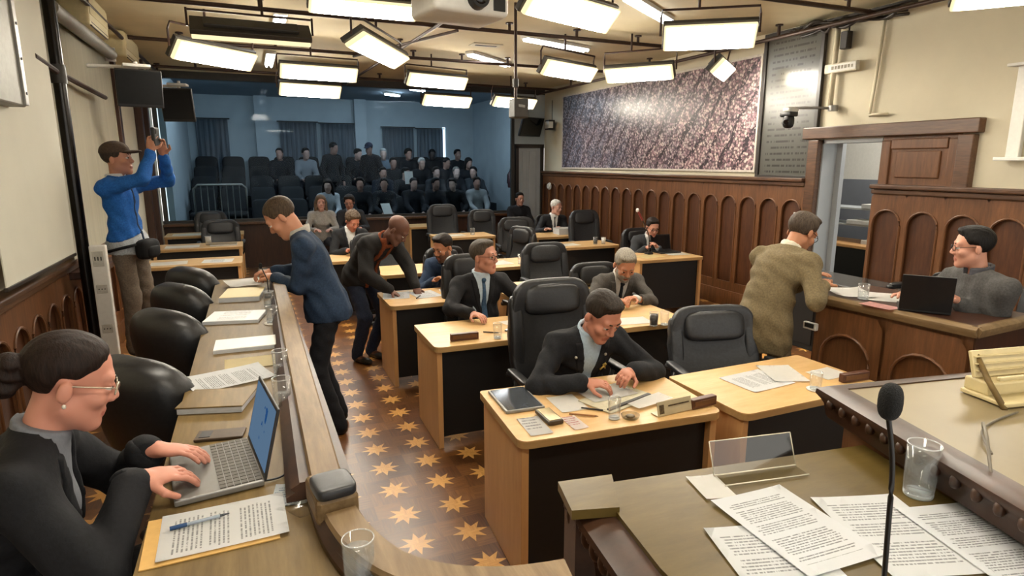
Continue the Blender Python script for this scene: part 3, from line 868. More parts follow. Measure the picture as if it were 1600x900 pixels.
def curtain(label, x0, x1, z0, z1, y, folds, m, cat='curtain', ax='x'):
    t = thing('curtain', label, cat, ((x0+x1)/2 if ax == 'x' else y, y if ax == 'x' else (x0+x1)/2, z1), 0 if ax == 'x' else PI/2)
    w = x1-x0; h = z1-z0
    mb = MB(); mb.sheet(lambda u, v: (-w/2+w*u, .035*math.sin(u*folds*2*PI+.6*math.sin(v*3))*(0.5+.5*v), -h*v), folds*8, 6, .004)
    mb.build('fabric', m, t, True)
    mb = MB(); mb.cyl((-w/2-.05, 0, .02), (w/2+.05, 0, .02), .014); mb.build('curtain_rail', M['dkgrey'], t, 40)
curtain('grey curtain at the far left of the public gallery wall', -1.12, -.42, 1.0, 2.97, 16.84, 6, M['curtain'])
curtain('grey curtain behind the standing gallery people, left half of the middle pair', .75, 1.64, 1.0, 2.94, 16.84, 8, M['curtain'])
curtain('grey curtain behind the standing gallery people, right half of the middle pair', 1.74, 2.58, 1.0, 2.92, 16.84, 7, M['curtain'])
curtain('grey curtain on the right of the gallery wall, nearer the pillar', 3.32, 4.15, 1.0, 2.86, 16.84, 8, M['curtain'])
curtain('grey curtain at the right end of the gallery wall beside a bright gap', 4.25, 4.98, 1.0, 2.84, 16.84, 7, M['curtain'])
# daylight strips between curtain and reveal: tall windows behind the curtains
for i, (x0, x1) in enumerate(((2.60, 2.66), (5.00, 5.07))):
    mb = MB(); mb.box(((x0+x1)/2, 16.94, 2.0), (x1-x0, .02, 1.8)); struct('window_%d' % (i+2), mb, emit('daylight_pane', (.75, .88, 1.0), 2.5))

# ------------------------------------------------------------------ furniture
def desk(label, x, y, rz, w, d=.64, h=.74, group=None):
    """councillor's desk, origin at the middle of its footprint, front towards -y"""
    t = thing('desk', label, 'desk', (x, y, 0), rz)
    mb = MB(); mb.prism(rrect(-w/2, w/2, -d/2, d/2, (.05, .05, .02, .02)), h-.006, h); mb.build('desk_top', M['maple'], t)
    mb = MB(); mb.prism(rrect(-w/2, w/2, -d/2, d/2, (.05, .05, .02, .02)), h-.038, h-.006); mb.build('edge_band', M['maple_edge'], t)
    for s in (-1, 1):
        mb = MB(); mb.box((s*(w/2-.035), .0, (h-.038)/2), (.036, d-.05, h-.04), bev=.003); mb.build('side_panel', M['maple_side'], t)
    mb = MB(); mb.box((0, -d/2+.075, (h-.04)/2+.03), (w-.11, .018, h-.12)); mb.build('front_panel', M['blackpanel'], t)
    return t

def exec_chair(label, x, y, face, zb=0., top=1.2, w=.56, arms=True, lm=None, tilt=9):
    """high-backed swivel chair; face = heading of the sitter in degrees"""
    lm = lm or M['leather']
    t = thing('office_chair', label, 'chair', (x, y, zb), R(face+90))       # local -y is forward
    sz = .46; rb = Matrix.Rotation(-R(tilt), 3, 'X')
    mb = MB(); mb.superell((0, -.02, sz), (w/2-.02, .26, .065), .45, 32); mb.build('seat', lm, t, True)
    hb = top-sz-.06
    mb = MB()
    def bow(p): return (p.x*(1-.10*max(0, p.z/(hb/2))), p.y+.5*p.x*p.x*-1+.03*math.cos(p.z/(hb/2)*2.4), p.z)
    mb.superell((0, .25+.08*hb, sz+.06+hb/2), (w/2, .055, hb/2), .42, 36, rb, bow)
    bk = mb.build('backrest', lm, t, True)
    mb = MB(); mb.superell((0, .19+.15*hb, sz+.06+hb-.13), (w/2-.10, .045, .10), .5, 28, rb); mb.build('headrest_pad', lm, bk, True)
    for s in (-1, 1):
        mb = MB(); mb.superell((s*(w/2-.05), .215+.08*hb, sz+.06+hb*.45), (.045, .04, hb*.42), .5, 20, rb); mb.build('side_bolster', lm, bk, True)
    if arms:
        for s in (-1, 1):
            mb = MB(); mb.tube([(s*(w/2-.02), .10, sz-.03), (s*(w/2+.03), .10, sz+.04), (s*(w/2+.03), .06, sz+.2)], .017); mb.tube([(s*(w/2+.03), .2, sz+.19), (s*(w/2+.03), .1, sz+.215), (s*(w/2+.03), -.14, sz+.205)], .02)
            a = mb.build('armrest', M['plastic'], t, True)
            mb = MB(); mb.superell((s*(w/2+.03), .03, sz+.225), (.03, .15, .018), .5, 20); mb.build('arm_pad', lm, a, True)
    mb = MB(); mb.cyl((0, 0, .1), (0, 0, sz-.05), .028); mb.build('gas_column', M['chrome'], t, 40)
    mb = MB()
    for k in range(5):
        a = 2*PI*k/5+.3; mb.tube([(0, 0, .12), (.15*math.cos(a), .15*math.sin(a), .105), (.29*math.cos(a), .29*math.sin(a), .075)], [.03, .026, .02])
    b = mb.build('star_base', M['plastic'], t, 40)
    for k in range(5):
        a = 2*PI*k/5+.3; c = Vector((.29*math.cos(a), .29*math.sin(a), .03)); n = Vector((-math.sin(a), math.cos(a), 0))
        mb = MB(); mb.cyl(c-n*.024, c+n*.024, .03, seg=14); mb.build('caster', M['plastic'], b, 40)
    return t

def tub_chair(label, x, y, face, zb):
    """padded low-back chair with a thick rounded back"""
    t = thing('padded_chair', label, 'chair', (x, y, zb), R(face+90))
    mb = MB(); mb.superell((0, -.02, .45), (.26, .26, .08), .5, 32); mb.build('seat', M['leather'], t, True)
    mb = MB()
    rb = Matrix.Rotation(-R(12), 3, 'X')
    mb.superell((0, .27, .62), (.26, .115, .26), .72, 40, rb, lambda p: (p.x, p.y-.8*p.x*p.x, p.z)); bk = mb.build('backrest', M['leather'], t, True)
    mb = MB(); mb.superell((0, .185, .62), (.20, .06, .19), .6, 32, rb, lambda p: (p.x, p.y-.8*p.x*p.x, p.z)); mb.build('back_cushion', M['leather_blue'], bk, True)
    for s in (-1, 1):
        mb = MB(); mb.tube([(s*.27, .16, .42), (s*.30, .14, .60), (s*.30, -.12, .61), (s*.27, -.16, .42)], .018); mb.build('armrest', M['plastic'], t, True)
    mb = MB(); mb.cyl((0, 0, .09), (0, 0, .40), .028); mb.build('gas_column', M['chrome'], t, 40)
    mb = MB()
    for k in range(5):
        a = 2*PI*k/5; mb.tube([(0, 0, .11), (.15*math.cos(a), .15*math.sin(a), .095), (.27*math.cos(a), .27*math.sin(a), .055)], [.03, .026, .02])
        c = Vector((.27*math.cos(a), .27*math.sin(a), .027)); n = Vector((-math.sin(a), math.cos(a), 0)); mb.cyl(c-n*.022, c+n*.022, .027, seg=12)
    mb.build('star_base', M['plastic'], t, 40)
    return t

desk('long maple desk of the person with the ribbon pin, nearest in the photo', 1.56, 2.60, R(-4), 1.07, .66)
desk('maple desk with white sheets in front of the empty chair', 2.645, 2.47, R(1), 1.02, .60)
desk('maple desk with small wooden name block, at the person in glasses and blue tie', 1.56, 4.13, R(-1), 1.02)
desk('maple desk of the person in the grey suit, with glasses on it', 2.60, 4.08, R(-2), 1.02)
desk('maple desk covered with papers where the person in the orange scarf stands', 1.53, 5.45, 0, 1.02)
desk('maple desk directly behind the person in the grey suit', 2.62, 5.42, 0, 1.02)
desk('maple desk in the fourth row, hidden mostly by the person in the navy jacket', 1.75, 6.95, 0, 1.02)
desk('maple desk in the fourth row with glasses, behind the person in glasses', 2.85, 6.95, 0, 1.02)
desk('maple desk at the right wall with black front, at the person with laptop', 4.93, 6.72, R(-2), .98)
desk('maple desk with a dark cup and white cup on it, right rear', 4.55, 8.15, 0, .98)
desk('maple desk carrying a grey box file, in the right rear rows', 4.75, 9.45, 0, .98)
desk('maple desk with one clear cup, in the rear centre before two chairs', 3.25, 9.95, 0, 1.0)
desk('maple desk with a white bottle, last row against the glass', 3.15, 11.85, 0, .9)
desk('left-hand maple desk with sheets, nearest of the three behind the long bench', -.74, 8.5, 0, 1.12)
desk('left-hand maple desk in the middle of the three behind the long bench', -.78, 10.15, 0, 1.18)
desk('left-hand maple desk farthest back, below the dark gallery barrier', -.80, 11.85, 0, 1.22)
desk('maple desk behind the person in the scarf, before the open white shirt', 1.22, 8.15, 0, .98)

exec_chair('high-backed black chair of the person with the ribbon pin', 1.72, 3.18, -92, top=1.22, w=.60)
exec_chair('empty black leather chair turned aside at the desk of white sheets', 2.69, 2.86, -104, top=1.02, w=.62, lm=M['leather_blue'], tilt=16)
exec_chair('black chair of the person in glasses and blue tie', 1.80, 5.02, -88, top=1.13, w=.54)
exec_chair('black chair of the person in the grey suit', 3.06, 4.98, -95, top=.98, w=.54)
exec_chair('empty black chair behind the desk behind the grey-suited person', 3.02, 6.0, -92, top=1.06, w=.58, lm=M['leather_blue'])
exec_chair('black chair of the person in the navy jacket', 2.02, 6.38, -75, top=1.02, w=.54)
exec_chair('empty black chair seen edge on, turned to the left of the empty one', 3.08, 7.55, -160, top=1.10, w=.52)
exec_chair('grey-topped black chair at the fourth row, behind the person in the scarf', 1.42, 7.55, -90, top=1.08, w=.70, lm=M['leather_blue'])
exec_chair('black chair with a pale sheet over its top, rear centre', 3.80, 8.75, -100, top=1.10, w=.62)
exec_chair('tall black chair at the rear desk with one cup, its left one', 3.22, 10.72, -88, top=1.20, w=.60, lm=M['leather_blue'])
exec_chair('tall black chair at the rear desk with one cup, its right one', 3.80, 10.25, -92, top=1.12, w=.54, lm=M['leather_blue'])
exec_chair('empty black chair in front of the wooden wall, beside the raised microphone', 5.05, 8.72, -95, top=1.18, w=.56, lm=M['leather_blue'])
exec_chair('black chair of the person with laptop at the right wall', 5.22, 7.42, -95, top=1.0, w=.54)
exec_chair('dark grey chair between the two rear desks on the left', -.52, 11.0, -88, top=1.02, w=.60, lm=M['leather_blue'])
exec_chair('dark chair at the farthest left-hand desk before the glass', -.72, 12.02, -90, top=1.10, w=.56, lm=M['leather_blue'])
exec_chair('black chair of the person in dark suit and grey tie', 5.05, 10.15, -100, top=1.0, w=.54)
exec_chair('black chair pushed to the wall, left of the grey shirt', 4.75, 2.95, 170, zb=PZ, top=.80, w=.62)
exec_chair('black chair of the person in the grey shirt at the panelled desk', 4.35, 2.15, 165, zb=PZ, top=1.0, w=.60)

for i, (x, y, f, lab) in enumerate(((-.30, 3.00, 44, 'nearest padded black chair at the long bench, beside the typing person'), (-.29, 3.90, 42, 'second padded black chair at the long bench, counted from the laptop'),
        (-.29, 4.68, 40, 'third padded black chair at the long bench, counted from the laptop'), (-.28, 5.38, 40, 'last padded black chair at the long bench, farthest from the grey laptop'))):
    tub_chair(lab, x, y, f, PZ)
exec_chair('black chair the typing person in the black blazer sits on', -.78, 1.80, 6, zb=PZ, top=.78, w=.54, arms=False)
# ------------------------------------------------------------------ sweeps
def sweep(mb, path, prof, closed_prof=True):
    """profile points (n, z): n measured to the right of the path direction"""
    P = [Vector((*p, 0)) for p in path]; rings = []
    for i, p in enumerate(P):
        a = (P[i]-P[i-1]).normalized() if i > 0 else None
        b = (P[i+1]-P[i]).normalized() if i < len(P)-1 else None
        d = ((a or b)+(b or a)).normalized(); n = Vector((d.y, -d.x, 0))
        k = 1/max(.5, (n.dot(Vector((b.y, -b.x, 0))) if b else 1))
        rings.append([mb.bm.verts.new(p+n*(q[0]*k)+Vector((0, 0, q[1]))) for q in prof])
    m = len(prof); fs = []
    for r0, r1 in zip(rings, rings[1:]):
        for j in range(m if closed_prof else m-1): fs.append(mb.bm.faces.new((r0[j], r1[j], r1[(j+1) % m], r0[(j+1) % m])))
    if closed_prof: fs += [mb.bm.faces.new(rings[0]), mb.bm.faces.new(rings[-1][::-1])]
    mb._new(fs)
def curve_pts(pts, n=6):
    """Catmull-Rom through points"""
    out = []
    for i in range(len(pts)-1):
        p0 = Vector(pts[max(i-1, 0)]); p1 = Vector(pts[i]); p2 = Vector(pts[i+1]); p3 = Vector(pts[min(i+2, len(pts)-1)])
        for k in range(n):
            t = k/n
            out.append(tuple(.5*((2*p1)+(p2-p0)*t+(2*p0-5*p1+4*p2-p3)*t*t+(3*p1-p0-3*p2+p3)*t**3)))
    out.append(tuple(pts[-1])); return out

# ------------------------------------------------------------------ the long bench (press bench) with its curved end
TZ = 1.05
bench = thing('long_bench', 'long worn wooden press bench with a flat rail, curving round at its near end', 'bench', (-.1, 3.3, 0))
bo = Vector((-.1, 3.3, 0))
def bl(p): return (p[0]-bo.x, p[1]-bo.y)
mb = MB(); mb.prism([bl(p) for p in [(-.31, 5.25), (-.31, 1.25), (-.22, .9), (.0, .7), (.58, .7), (.545, .96), (.40, .985), (.275, 1.05), (.19, 1.145), (.13, 1.29), (.095, 1.5), (.09, 5.25)]][::-1], TZ-.035, TZ); mb.build('bench_top', M['benchtop'], bench)
curve = curve_pts([(.125, 1.62), (.133, 1.46), (.158, 1.31), (.210, 1.175), (.295, 1.085), (.41, 1.025), (.545, .995)])
RZ = 1.125
prof = [(-.036, RZ-.024), (-.042, RZ-.01), (-.036, RZ), (.036, RZ), (.042, RZ-.01), (.036, RZ-.024)]
mb = MB(); sweep(mb, [bl(p) for p in [(.125, 5.25), (.125, 3.4), (.125, 1.60)]][::-1], prof); mb.build('rail', M['benchrail'], bench)
mb = MB(); sweep(mb, [bl(p) for p in curve[8:]], prof); mb.build('curved_rail', M['benchrail'], bench, 40)
pl = [(-.034, TZ-.03), (-.034, RZ-.02), (.034, RZ-.02), (.034, TZ-.03)]
mb = MB(); sweep(mb, [bl(p) for p in [(.125, 5.25), (.125, 1.62)]+curve], pl)
# beaded moulding on the inner side
sweep(mb, [bl(p) for p in [(.125, 5.25), (.125, 1.62)]+curve], [(.034, TZ-.002), (.052, TZ+.0), (.052, TZ+.016), (.040, TZ+.028), (.046, TZ+.040), (.034, TZ+.052)])
mb.build('moulding', M['carved'], bench, 40)
mb = MB(); sweep(mb, [bl(p) for p in [(.10, 5.25), (.10, 1.62)]+[(x-.02, y-.01) for x, y in curve]], [(-.03, .02), (-.03, TZ-.03), (.0, TZ-.03), (.0, .02)])
for y in np.linspace(1.9, 5.0, 9): mb.box((.137-bo.x, y-bo.y, .55), (.016, .05, .95), bev=.004)
mb.build('front_panel', M['oak_dark'], bench)
for y in (5.18, 3.6, 2.2): mb = MB(); mb.box((-.1-bo.x, y-bo.y, (TZ+PZ)/2-.02), (.34, .03, TZ-PZ-.04)); mb.build('support_panel', M['oak_dark'], bench)
# the dark padded cap where straight rail and curve meet
mb = MB(); mb.box((.128-bo.x, 1.50-bo.y, RZ-.01), (.105, .15, .07), rz=.1, bev=.012); mb.build('corner_block', M['benchrail'], bench)
mb = MB(); mb.superell((.13-bo.x, 1.475-bo.y, RZ+.034), (.05, .055, .016), .4, 28, Matrix.Rotation(.15, 3, 'Z')); mb.build('black_pad', M['leather_blue'], bench, True)

# ------------------------------------------------------------------ dais desks at the front right
LZ, HZ = 1.15, 1.27
def carved_edge(mb, path, z1, z0, out, scrolls=True, step=.055, big=False):
    prof = [(0, z1), (-out*.5, z1-.004), (-out*.95, z1-.016), (-out, z1-.03), (-out*.72, z1-.046), (-out*.55, z1-.06), (-out*.42, z0+.01), (-out*.3, z0), (.02, z0), (.02, z1)]
    sweep(mb, path, prof)
    if scrolls:                       # egg shapes and rosettes carved along the roll
        for a, b in zip(path, path[1:]):
            a = Vector((*a, 0)); b = Vector((*b, 0)); L = (b-a).length; d = (b-a)/L; n = Vector((-d.y, d.x, 0)); k = int(L/step)
            for i in range(k):
                c = a+d*((i+.5)*L/k)+n*out*.80
                if big:
                    mb.superell((c.x, c.y, z1-.048), (.017, .017, .030), .9, 12); mb.superell((c.x+d.x*step*.5+n.x*.006, c.y+d.y*step*.5, z1-.032), (.010, .010, .014), .9, 10); mb.superell((c.x-n.x*.028, c.y-n.y*.028, z1-.10), (.014, .014, .034), .9, 10)
                else: mb.superell((c.x, c.y, z1-.045), (.014, .012, .018), .9, 10)
                if i % 2 == 0:
                    pts = [c+n*.012+Vector((0, 0, -.022))+d*(.013*math.cos(t)*(1-t/14))+Vector((0, 0, .013*math.sin(t)*(1-t/14))) for t in np.linspace(0, 9, 16)]
                    mb.tube(pts, .0028, 5)
dais = thing('dais_desk', 'dark carved dais desk with glass of water and printed sheets, front right', 'desk', (1.1, .8, 0))
do = Vector((1.1, .8, 0)); dl = lambda p: (p[0]-do.x, p[1]-do.y)
mb = MB(); mb.prism([dl(p) for p in [(.745, 1.235), (.70, .9), (.69, .3), (1.36, .3), (1.47, .67), (1.575, 1.13)]][::-1], LZ-.03, LZ); mb.build('desk_top', M['dais'], dais)
mb = MB(); carved_edge(mb, [dl(p) for p in [(.69, .3), (.705, .9), (.745, 1.235)]], LZ-.012, LZ-.20, .085, True, .046, True); mb.build('carved_edge', M['carved'], dais, 50)
mb = MB(); sweep(mb, [dl(p) for p in [(.72, .3), (.735, .9), (.77, 1.215), (1.57, 1.11)]], [(0, PZ*0), (0, LZ-.03), (.03, LZ-.03), (.03, 0)]); mb.build('front_panel', M['oak_dark'], dais)
mb = MB(); mb.prism([dl(p) for p in [(.655, 1.265), (.625, 1.135), (.735, 1.105), (.80, 1.245)]], LZ-.012, LZ+.012); mb.build('corner_plate', M['dais'], dais)
mb = MB(); mb.prism([dl(p) for p in [(.67, 1.255), (.65, 1.16), (.71, 1.135), (.79, 1.235)]], 0, LZ-.012); mb.build('corner_post', M['carved'], dais)
hd = thing('dais_desk', 'higher carved dais desk with beige document stand and cable, at the right edge', 'desk', (2.0, .7, 0))
ho = Vector((2.0, .7, 0)); hl_ = lambda p: (p[0]-ho.x, p[1]-ho.y)
mb = MB(); mb.prism([hl_(p) for p in [(1.62, 1.275), (1.42, .6), (1.34, .3), (2.9, .3), (2.9, 1.05)]], HZ-.012, HZ); mb.build('desk_top', mat('dais_leather_top', '#7b6d50', .4, var=.08, scale=4), hd)
mb = MB(); carved_edge(mb, [hl_(p) for p in [(1.35, .3), (1.425, .6), (1.615, 1.265), (2.9, 1.055)]], HZ+.004, HZ-.10, .045); mb.build('carved_edge', M['carved'], hd, 50)
mb = MB(); sweep(mb, [hl_(p) for p in [(1.37, .3), (1.45, .6), (1.63, 1.24), (2.9, 1.03)]], [(0, 0), (0, HZ-.09), (.03, HZ-.09), (.03, 0)]); mb.build('front_panel', M['oak'], hd)

# ------------------------------------------------------------------ the clerk's panelled desk
mb = MB(); mb.box((4.75, 2.1, PZ/2), (2.3, 2.3, PZ), bev=.006); struct('floor_clerk_platform', mb, M['oak_dark'])
cd = thing('clerk_desk', 'dark panelled desk with pale moulded edge where the person in the grey shirt sits', 'desk', (3.8, 2.5, 0), R(4.3))
CZ = 1.085
mb = MB(); mb.box((0, 0, CZ-.02), (.62, 1.02, .035), bev=.008); mb.build('desk_top', M['oak_dark'], cd)
mb = MB(); carved_edge(mb, [(-.30, -.51), (-.30, .51)], CZ, CZ-.06, .03, False); carved_edge(mb, [(.31, -.50), (-.31, -.50)], CZ, CZ-.06, .03, False); mb.build('moulded_edge', M['benchrail'], cd, 40)
mb = MB(); mb.box((-.26, 0, .52), (.03, .96, 1.04))
for a, b in ((-.47, -.02), (.0, .46)): arched_bay(mb, a, b, .05, 1.0, .17, .22, .68, -.30, -1, .022)
mb.build('front_panel', M['oak'], cd)
for s in (-1, 1): mb = MB(); mb.box((0, s*.475, .52), (.54, .03, 1.04)); mb.box((0, s*.492, .52), (.36, .012, .7), bev=.006); mb.build('side_panel', M['oak_dark'], cd)
# the continuation of the clerks' counter, dark, along the wall side
cb = thing('low_cabinet', 'low dark cabinet with a glossy top in the doorway, behind the panelled desk', 'cabinet', (5.55, 4.25, 0))
mb = MB(); mb.box((0, 0, .37), (.5, 1.5, .74), bev=.008); mb.build('body', M['blackpanel'], cb)
mb = MB(); mb.box((0, 0, .755), (.56, 1.56, .03), bev=.008); mb.build('cabinet_top', mat('glossy_dark_top', '#4b4a49', .2, var=.05), cb)
for k in (-1, 0, 1): mb = MB(); mb.box((-.255, k*.5, .37), (.014, .46, .62), bev=.004); d_ = mb.build('door', M['blackpanel'], cb); mb = MB(); mb.cyl((-.27, k*.5+.17, .48), (-.29, k*.5+.17, .48), .012); mb.build('knob', M['chrome'], d_, True)

# ------------------------------------------------------------------ papers and small things
def paper_material(key, base, ink, step=.0075, cols=.9, head=False):
    if key in MATS: return MATS[key]
    t = NT(key); tc = t.n('ShaderNodeTexCoord').outputs['Object']; sp = t.n('ShaderNodeSeparateXYZ'); t.l(tc, sp.inputs[0])
    x, y = sp.outputs[0], sp.outputs[1]
    row = t.math('DIVIDE', y, step); fr = t.math('FRACT', row); rid = t.math('FLOOR', row)
    line = t.math('LESS_THAN', fr, .42)
    wv = t.n('ShaderNodeCombineXYZ'); t.l(t.math('MULTIPLY', x, 260), wv.inputs[0]); t.l(t.math('MULTIPLY', rid, 7.3), wv.inputs[1])
    nz = t.noise(wv.outputs[0], 1.0, 2); word = t.math('GREATER_THAN', nz, .44)
    wn = t.n('ShaderNodeTexWhiteNoise', noise_dimensions='1D'); t.l(rid, wn.inputs['W'])
    inx = t.math('LESS_THAN', t.math('ABSOLUTE', t.math('ADD', x, t.math('MULTIPLY', t.math('SUBTRACT', 1, wn.outputs[0]), .012))), .085*cols)
    full = t.math('GREATER_THAN', wn.outputs[0], .14)
    iny = t.math('LESS_THAN', t.math('ABSOLUTE', y), .118)
    f = t.math('MULTIPLY', t.math('MULTIPLY', line, word), t.math('MULTIPLY', t.math('MULTIPLY', inx, full), iny))
    MATS[key] = t.bsdf(t.mix(t.math('MULTIPLY', f, .72), lin(base), lin(ink)), .6, 0, .3); return MATS[key]
PT = paper_material('printed_sheet', '#eef1f4', '#5a5f66')
PT2 = paper_material('printed_sheet_wide', '#ebeef0', '#70757b', .010)
PB = mat('blank_sheet', '#eae9e4', .6, var=.015)
PY = mat('cream_sheet', '#e3d3a2', .6, var=.02)
def paper(label, x, y, z, rz, w=.21, h=.297, m=None, thick=.0012, name='paper', cat='paper', group=None, curl=.004):
    mb = MB(); mb.sheet(lambda u, v: ((u-.5)*w, (v-.5)*h, thick+curl*((2*u-1)**4*.5+(2*v-1)**4*.3)), 8, 8, thick)
    o = mb.build(name, m or PT, None, True); o.location = (x, y, z); o.rotation_euler = (0, 0, R(rz)); return tag(o, label, cat, group)
def tumbler(label, x, y, z, r=.033, h=.115, fill=.6, liquid=None, coaster=False):
    t = thing('drinking_glass', label, 'glass', (x, y, z))
    mb = MB(); mb.lathe([(0, .001), (r*.88, .001), (r*.9, .006), (r, h), (r-.0022, h), (r*.86, .012), (0, .012)], seg=28); mb.build('glass_wall', glass_mat('tumbler', (.985, .99, .99), .01, 1.1, .03), t, True)
    mb = MB(); mb.tube([((r-.001)*math.cos(a), (r-.001)*math.sin(a), h) for a in np.linspace(0, 2*PI, 25)], .0013, 6); mb.build('rim', glass_mat('glass_edge', (.95, .97, .97), .02, 1.4, .22), t, True)  # whitish ring paints the bright highlight along the glass edge
    mb = MB(); mb.lathe([(0, .002), (r*.86, .002), (r*.88, .010), (0, .009)], seg=24); mb.build('thick_base', MATS['glass_edge'], t, True)  # whitish disc, the same painted highlight at the foot
    if fill: mb = MB(); mb.lathe([(0, .0125), (r*.85, .0125), (r*.85+.1*r*fill, h*fill), (0, h*fill)], seg=28); mb.build('drink' if liquid else 'water', liquid or glass_mat('water', (.95, .97, .98), .0, .5, .05), t, True)
    if coaster: mb = MB(); mb.lathe([(0, 0), (r*1.35, 0), (r*1.45, .005), (0, .004)], seg=28); mb.build('saucer', M['white'], t, True)
    return t
paper('letter with crest heading on the dais desk, lying highest of its sheets', 1.055, .90, LZ+.004, -2)
paper('dense printed sheet partly under the crest letter, at the bottom of the photo', .93, .80, LZ+.001, -15, m=PT2)
paper('list of short lines on the dais desk, right under the microphone stem', 1.245, .80, LZ+.001, -18, m=PT2)
paper('printed sheet beside the tumbler of water, rightmost on the dais desk', 1.40, .69, LZ+.003, -14)
paper('small white note under the clear acrylic stand', 1.005, 1.11, LZ+.001, -12, .08, .11, PB)
# acrylic name stand
st = thing('name_stand', 'clear empty acrylic name stand on the dais desk', 'stand', (1.165, 1.115, LZ), R(-9))
mb = MB(); mb.box((0, -.012, .004), (.245, .055, .003), bev=.0008); mb.build('foot', M['acrylic'], st)
mb = MB(); mb.box((0, .028, .045), (.245, .003, .088), rot=Matrix.Rotation(R(-22), 3, 'X'), bev=.0008); mb.build('upright', M['acrylic'], st)
mb = MB(); mb.tube([(-.122, .045, .085), (.122, .045, .085)], .0016, 6); mb.tube([(-.122, .012, .006), (.122, .012, .006)], .002, 6); mb.tube([(-.122, -.04, .006), (.122, -.04, .006)], .0018, 6); mb.tube([(-.122, .012, .006), (-.122, .045, .085)], .0015, 6); mb.tube([(.122, .012, .006), (.122, .045, .085)], .0015, 6); mb.build('bright_edge', mat('acrylic_edge', '#cfc8b4', .2, var=.02), st, True)
tumbler('tall tumbler of water on the dais desk, beside the carved edge', 1.45, .885, LZ, .037, .135, .86)
tumbler('tumbler of water at the curved end of the long bench, cut by the photo edge', .148, 1.19, TZ, .034, .13, .80)
# microphone in front
mc = thing('gooseneck_microphone', 'black gooseneck microphone with foam head standing on the dais desk', 'microphone', (.905, .585, LZ))
mb = MB(); mb.lathe([(0, 0), (.05, 0), (.05, .012), (.035, .02), (0, .022)], seg=28); mb.build('base', M['plastic'], mc, True)
hx, hy, hz = .885-.905, .60-.585, 1.588-LZ
mb = MB(); mb.tube(curve_pts([(0, 0, .02), (.002, .001, .10), (-.002, .004, .22), (-.006, .008, .33), (hx, hy, hz-.025)], 8), .0042, 8); mb.build('gooseneck', M['plastic'], mc, True)
mb = MB(); mb.superell((hx, hy, hz), (.0165, .0165, .030), .8, 24, None); mb.build('foam_head', mat('mic_foam', '#131416', .95, var=.3, scale=400, bump=.6), mc, True)
# things on the higher dais desk
ds = thing('document_stand', 'beige document stand with a slanted back and lip on the higher dais desk', 'stand', (2.08, 1.0, HZ), R(-10))
BG = mat('beige_paint', '#c9b98c', .45, var=.05)
mb = MB(); mb.box((.0, .0, .010), (.34, .14, .012), bev=.003); mb.box((0, .03, .035), (.32, .08, .04), bev=.006); mb.build('body', BG, ds)
mb = MB(); mb.box((0, .05, .095), (.33, .012, .08), rot=Matrix.Rotation(R(-18), 3, 'X'), bev=.003)
for k in range(3): mb.box((0, .034+k*.007, .078+k*.020), (.32, .008, .004), bev=.001)
mb.build('slanted_back', BG, ds)
mb = MB(); mb.box((0, -.035, .078), (.33, .012, .012), bev=.003); mb.build('lip', BG, ds)
mb = MB(); mb.tube([(-.17, -.07, .0), (-.155, .0, .06), (-.14, .06, .12)], .008, 8); mb.build('side_bracket', M['benchtop'], ds, True)
mb = MB(); mb.tube(curve_pts([(1.70, .90, HZ+.006), (1.62, .86, HZ+.05), (1.53, .80, HZ+.055), (1.46, .735, HZ-.02), (1.455, .69, LZ+.03), (1.50, .60, LZ+.01), (1.40, .45, LZ+.006)], 8), .0035, 8)
tag(mb.build('cable', mat('grey_cable', '#6f685c', .5, var=.1), None, True), 'thin grey cable looping over the carved edge of the higher dais desk', 'cable')
mb = MB(); mb.tube(curve_pts([(1.56, .80, HZ+.008), (1.66, .88, HZ+.012), (1.78, .92, HZ+.004), (1.9, .93, HZ+.006)], 6), .003, 8)
tag(mb.build('cable', MATS['grey_cable'], None, True), 'short grey cable lying flat on the higher dais desk', 'cable')

# on the bench
BZ = TZ
env = thing('envelope_folder', 'tan card folder under the printed form on the long bench', 'folder', (-.155, 1.562, BZ), R(2))
mb = MB(); mb.box((0, 0, .002), (.30, .215, .0035), bev=.001); mb.build('card', mat('tan_card', '#c9a05a', .6, var=.06), env)
paper('printed form with a blue pen lying on it, on the long bench', -.128, 1.568, BZ+.0045, 92, .205, .29, PT2)
pn = thing('ballpoint_pen', 'blue ballpoint pen lying on the printed form', 'pen', (-.185, 1.60, BZ+.0125), R(8))
mb = MB(); mb.cyl((-.06, 0, 0), (.045, 0, 0), .0042); mb.build('barrel', mat('pen_clear', '#9aa6b4', .3), pn, 40)
mb = MB(); mb.cyl((-.068, 0, 0), (-.03, 0, 0), .0052); mb.build('cap', mat('pen_blue', '#17406e', .3), pn, 40)
mb = MB(); mb.cyl((.045, 0, 0), (.068, 0, 0), .0040, .001); mb.build('tip', mat('pen_tip', '#2b3137', .3), pn, 40)
paper('small leaflet with blue print behind the printed form on the long bench', .035, 1.665, BZ+.001, -10, .095, .12, paper_material('leaflet', '#d3dbe2', '#2f5b8a', .012, .4))
paper('crumpled clear wrapper beside the leaflet at the bench corner', .055, 1.56, BZ+.001, 30, .06, .07, glass_mat('cellophane', (.9, .9, .9), .15, 2), curl=.02, name='wrapper', cat='wrapper')
lp = thing('laptop', 'grey laptop with a blue lit screen that the person in the black blazer types on', 'laptop', (-.165, 1.885, BZ), R(8))
mb = MB(); mb.box((0, 0, .012), (.225, .325, .018), bev=.004); mb.build('base', mat('laptop_grey', '#83827f', .38, .4, .04), lp)
mb = MB()
for i in range(6):
    for j in range(15): mb.box((-.012+i*.0185-.02+.04, -.145+j*.0207, .0225), (.0155, .0175, .003))
kb = mb.build('keyboard', mat('key_grey', '#5b5750', .5, var=.1), lp)
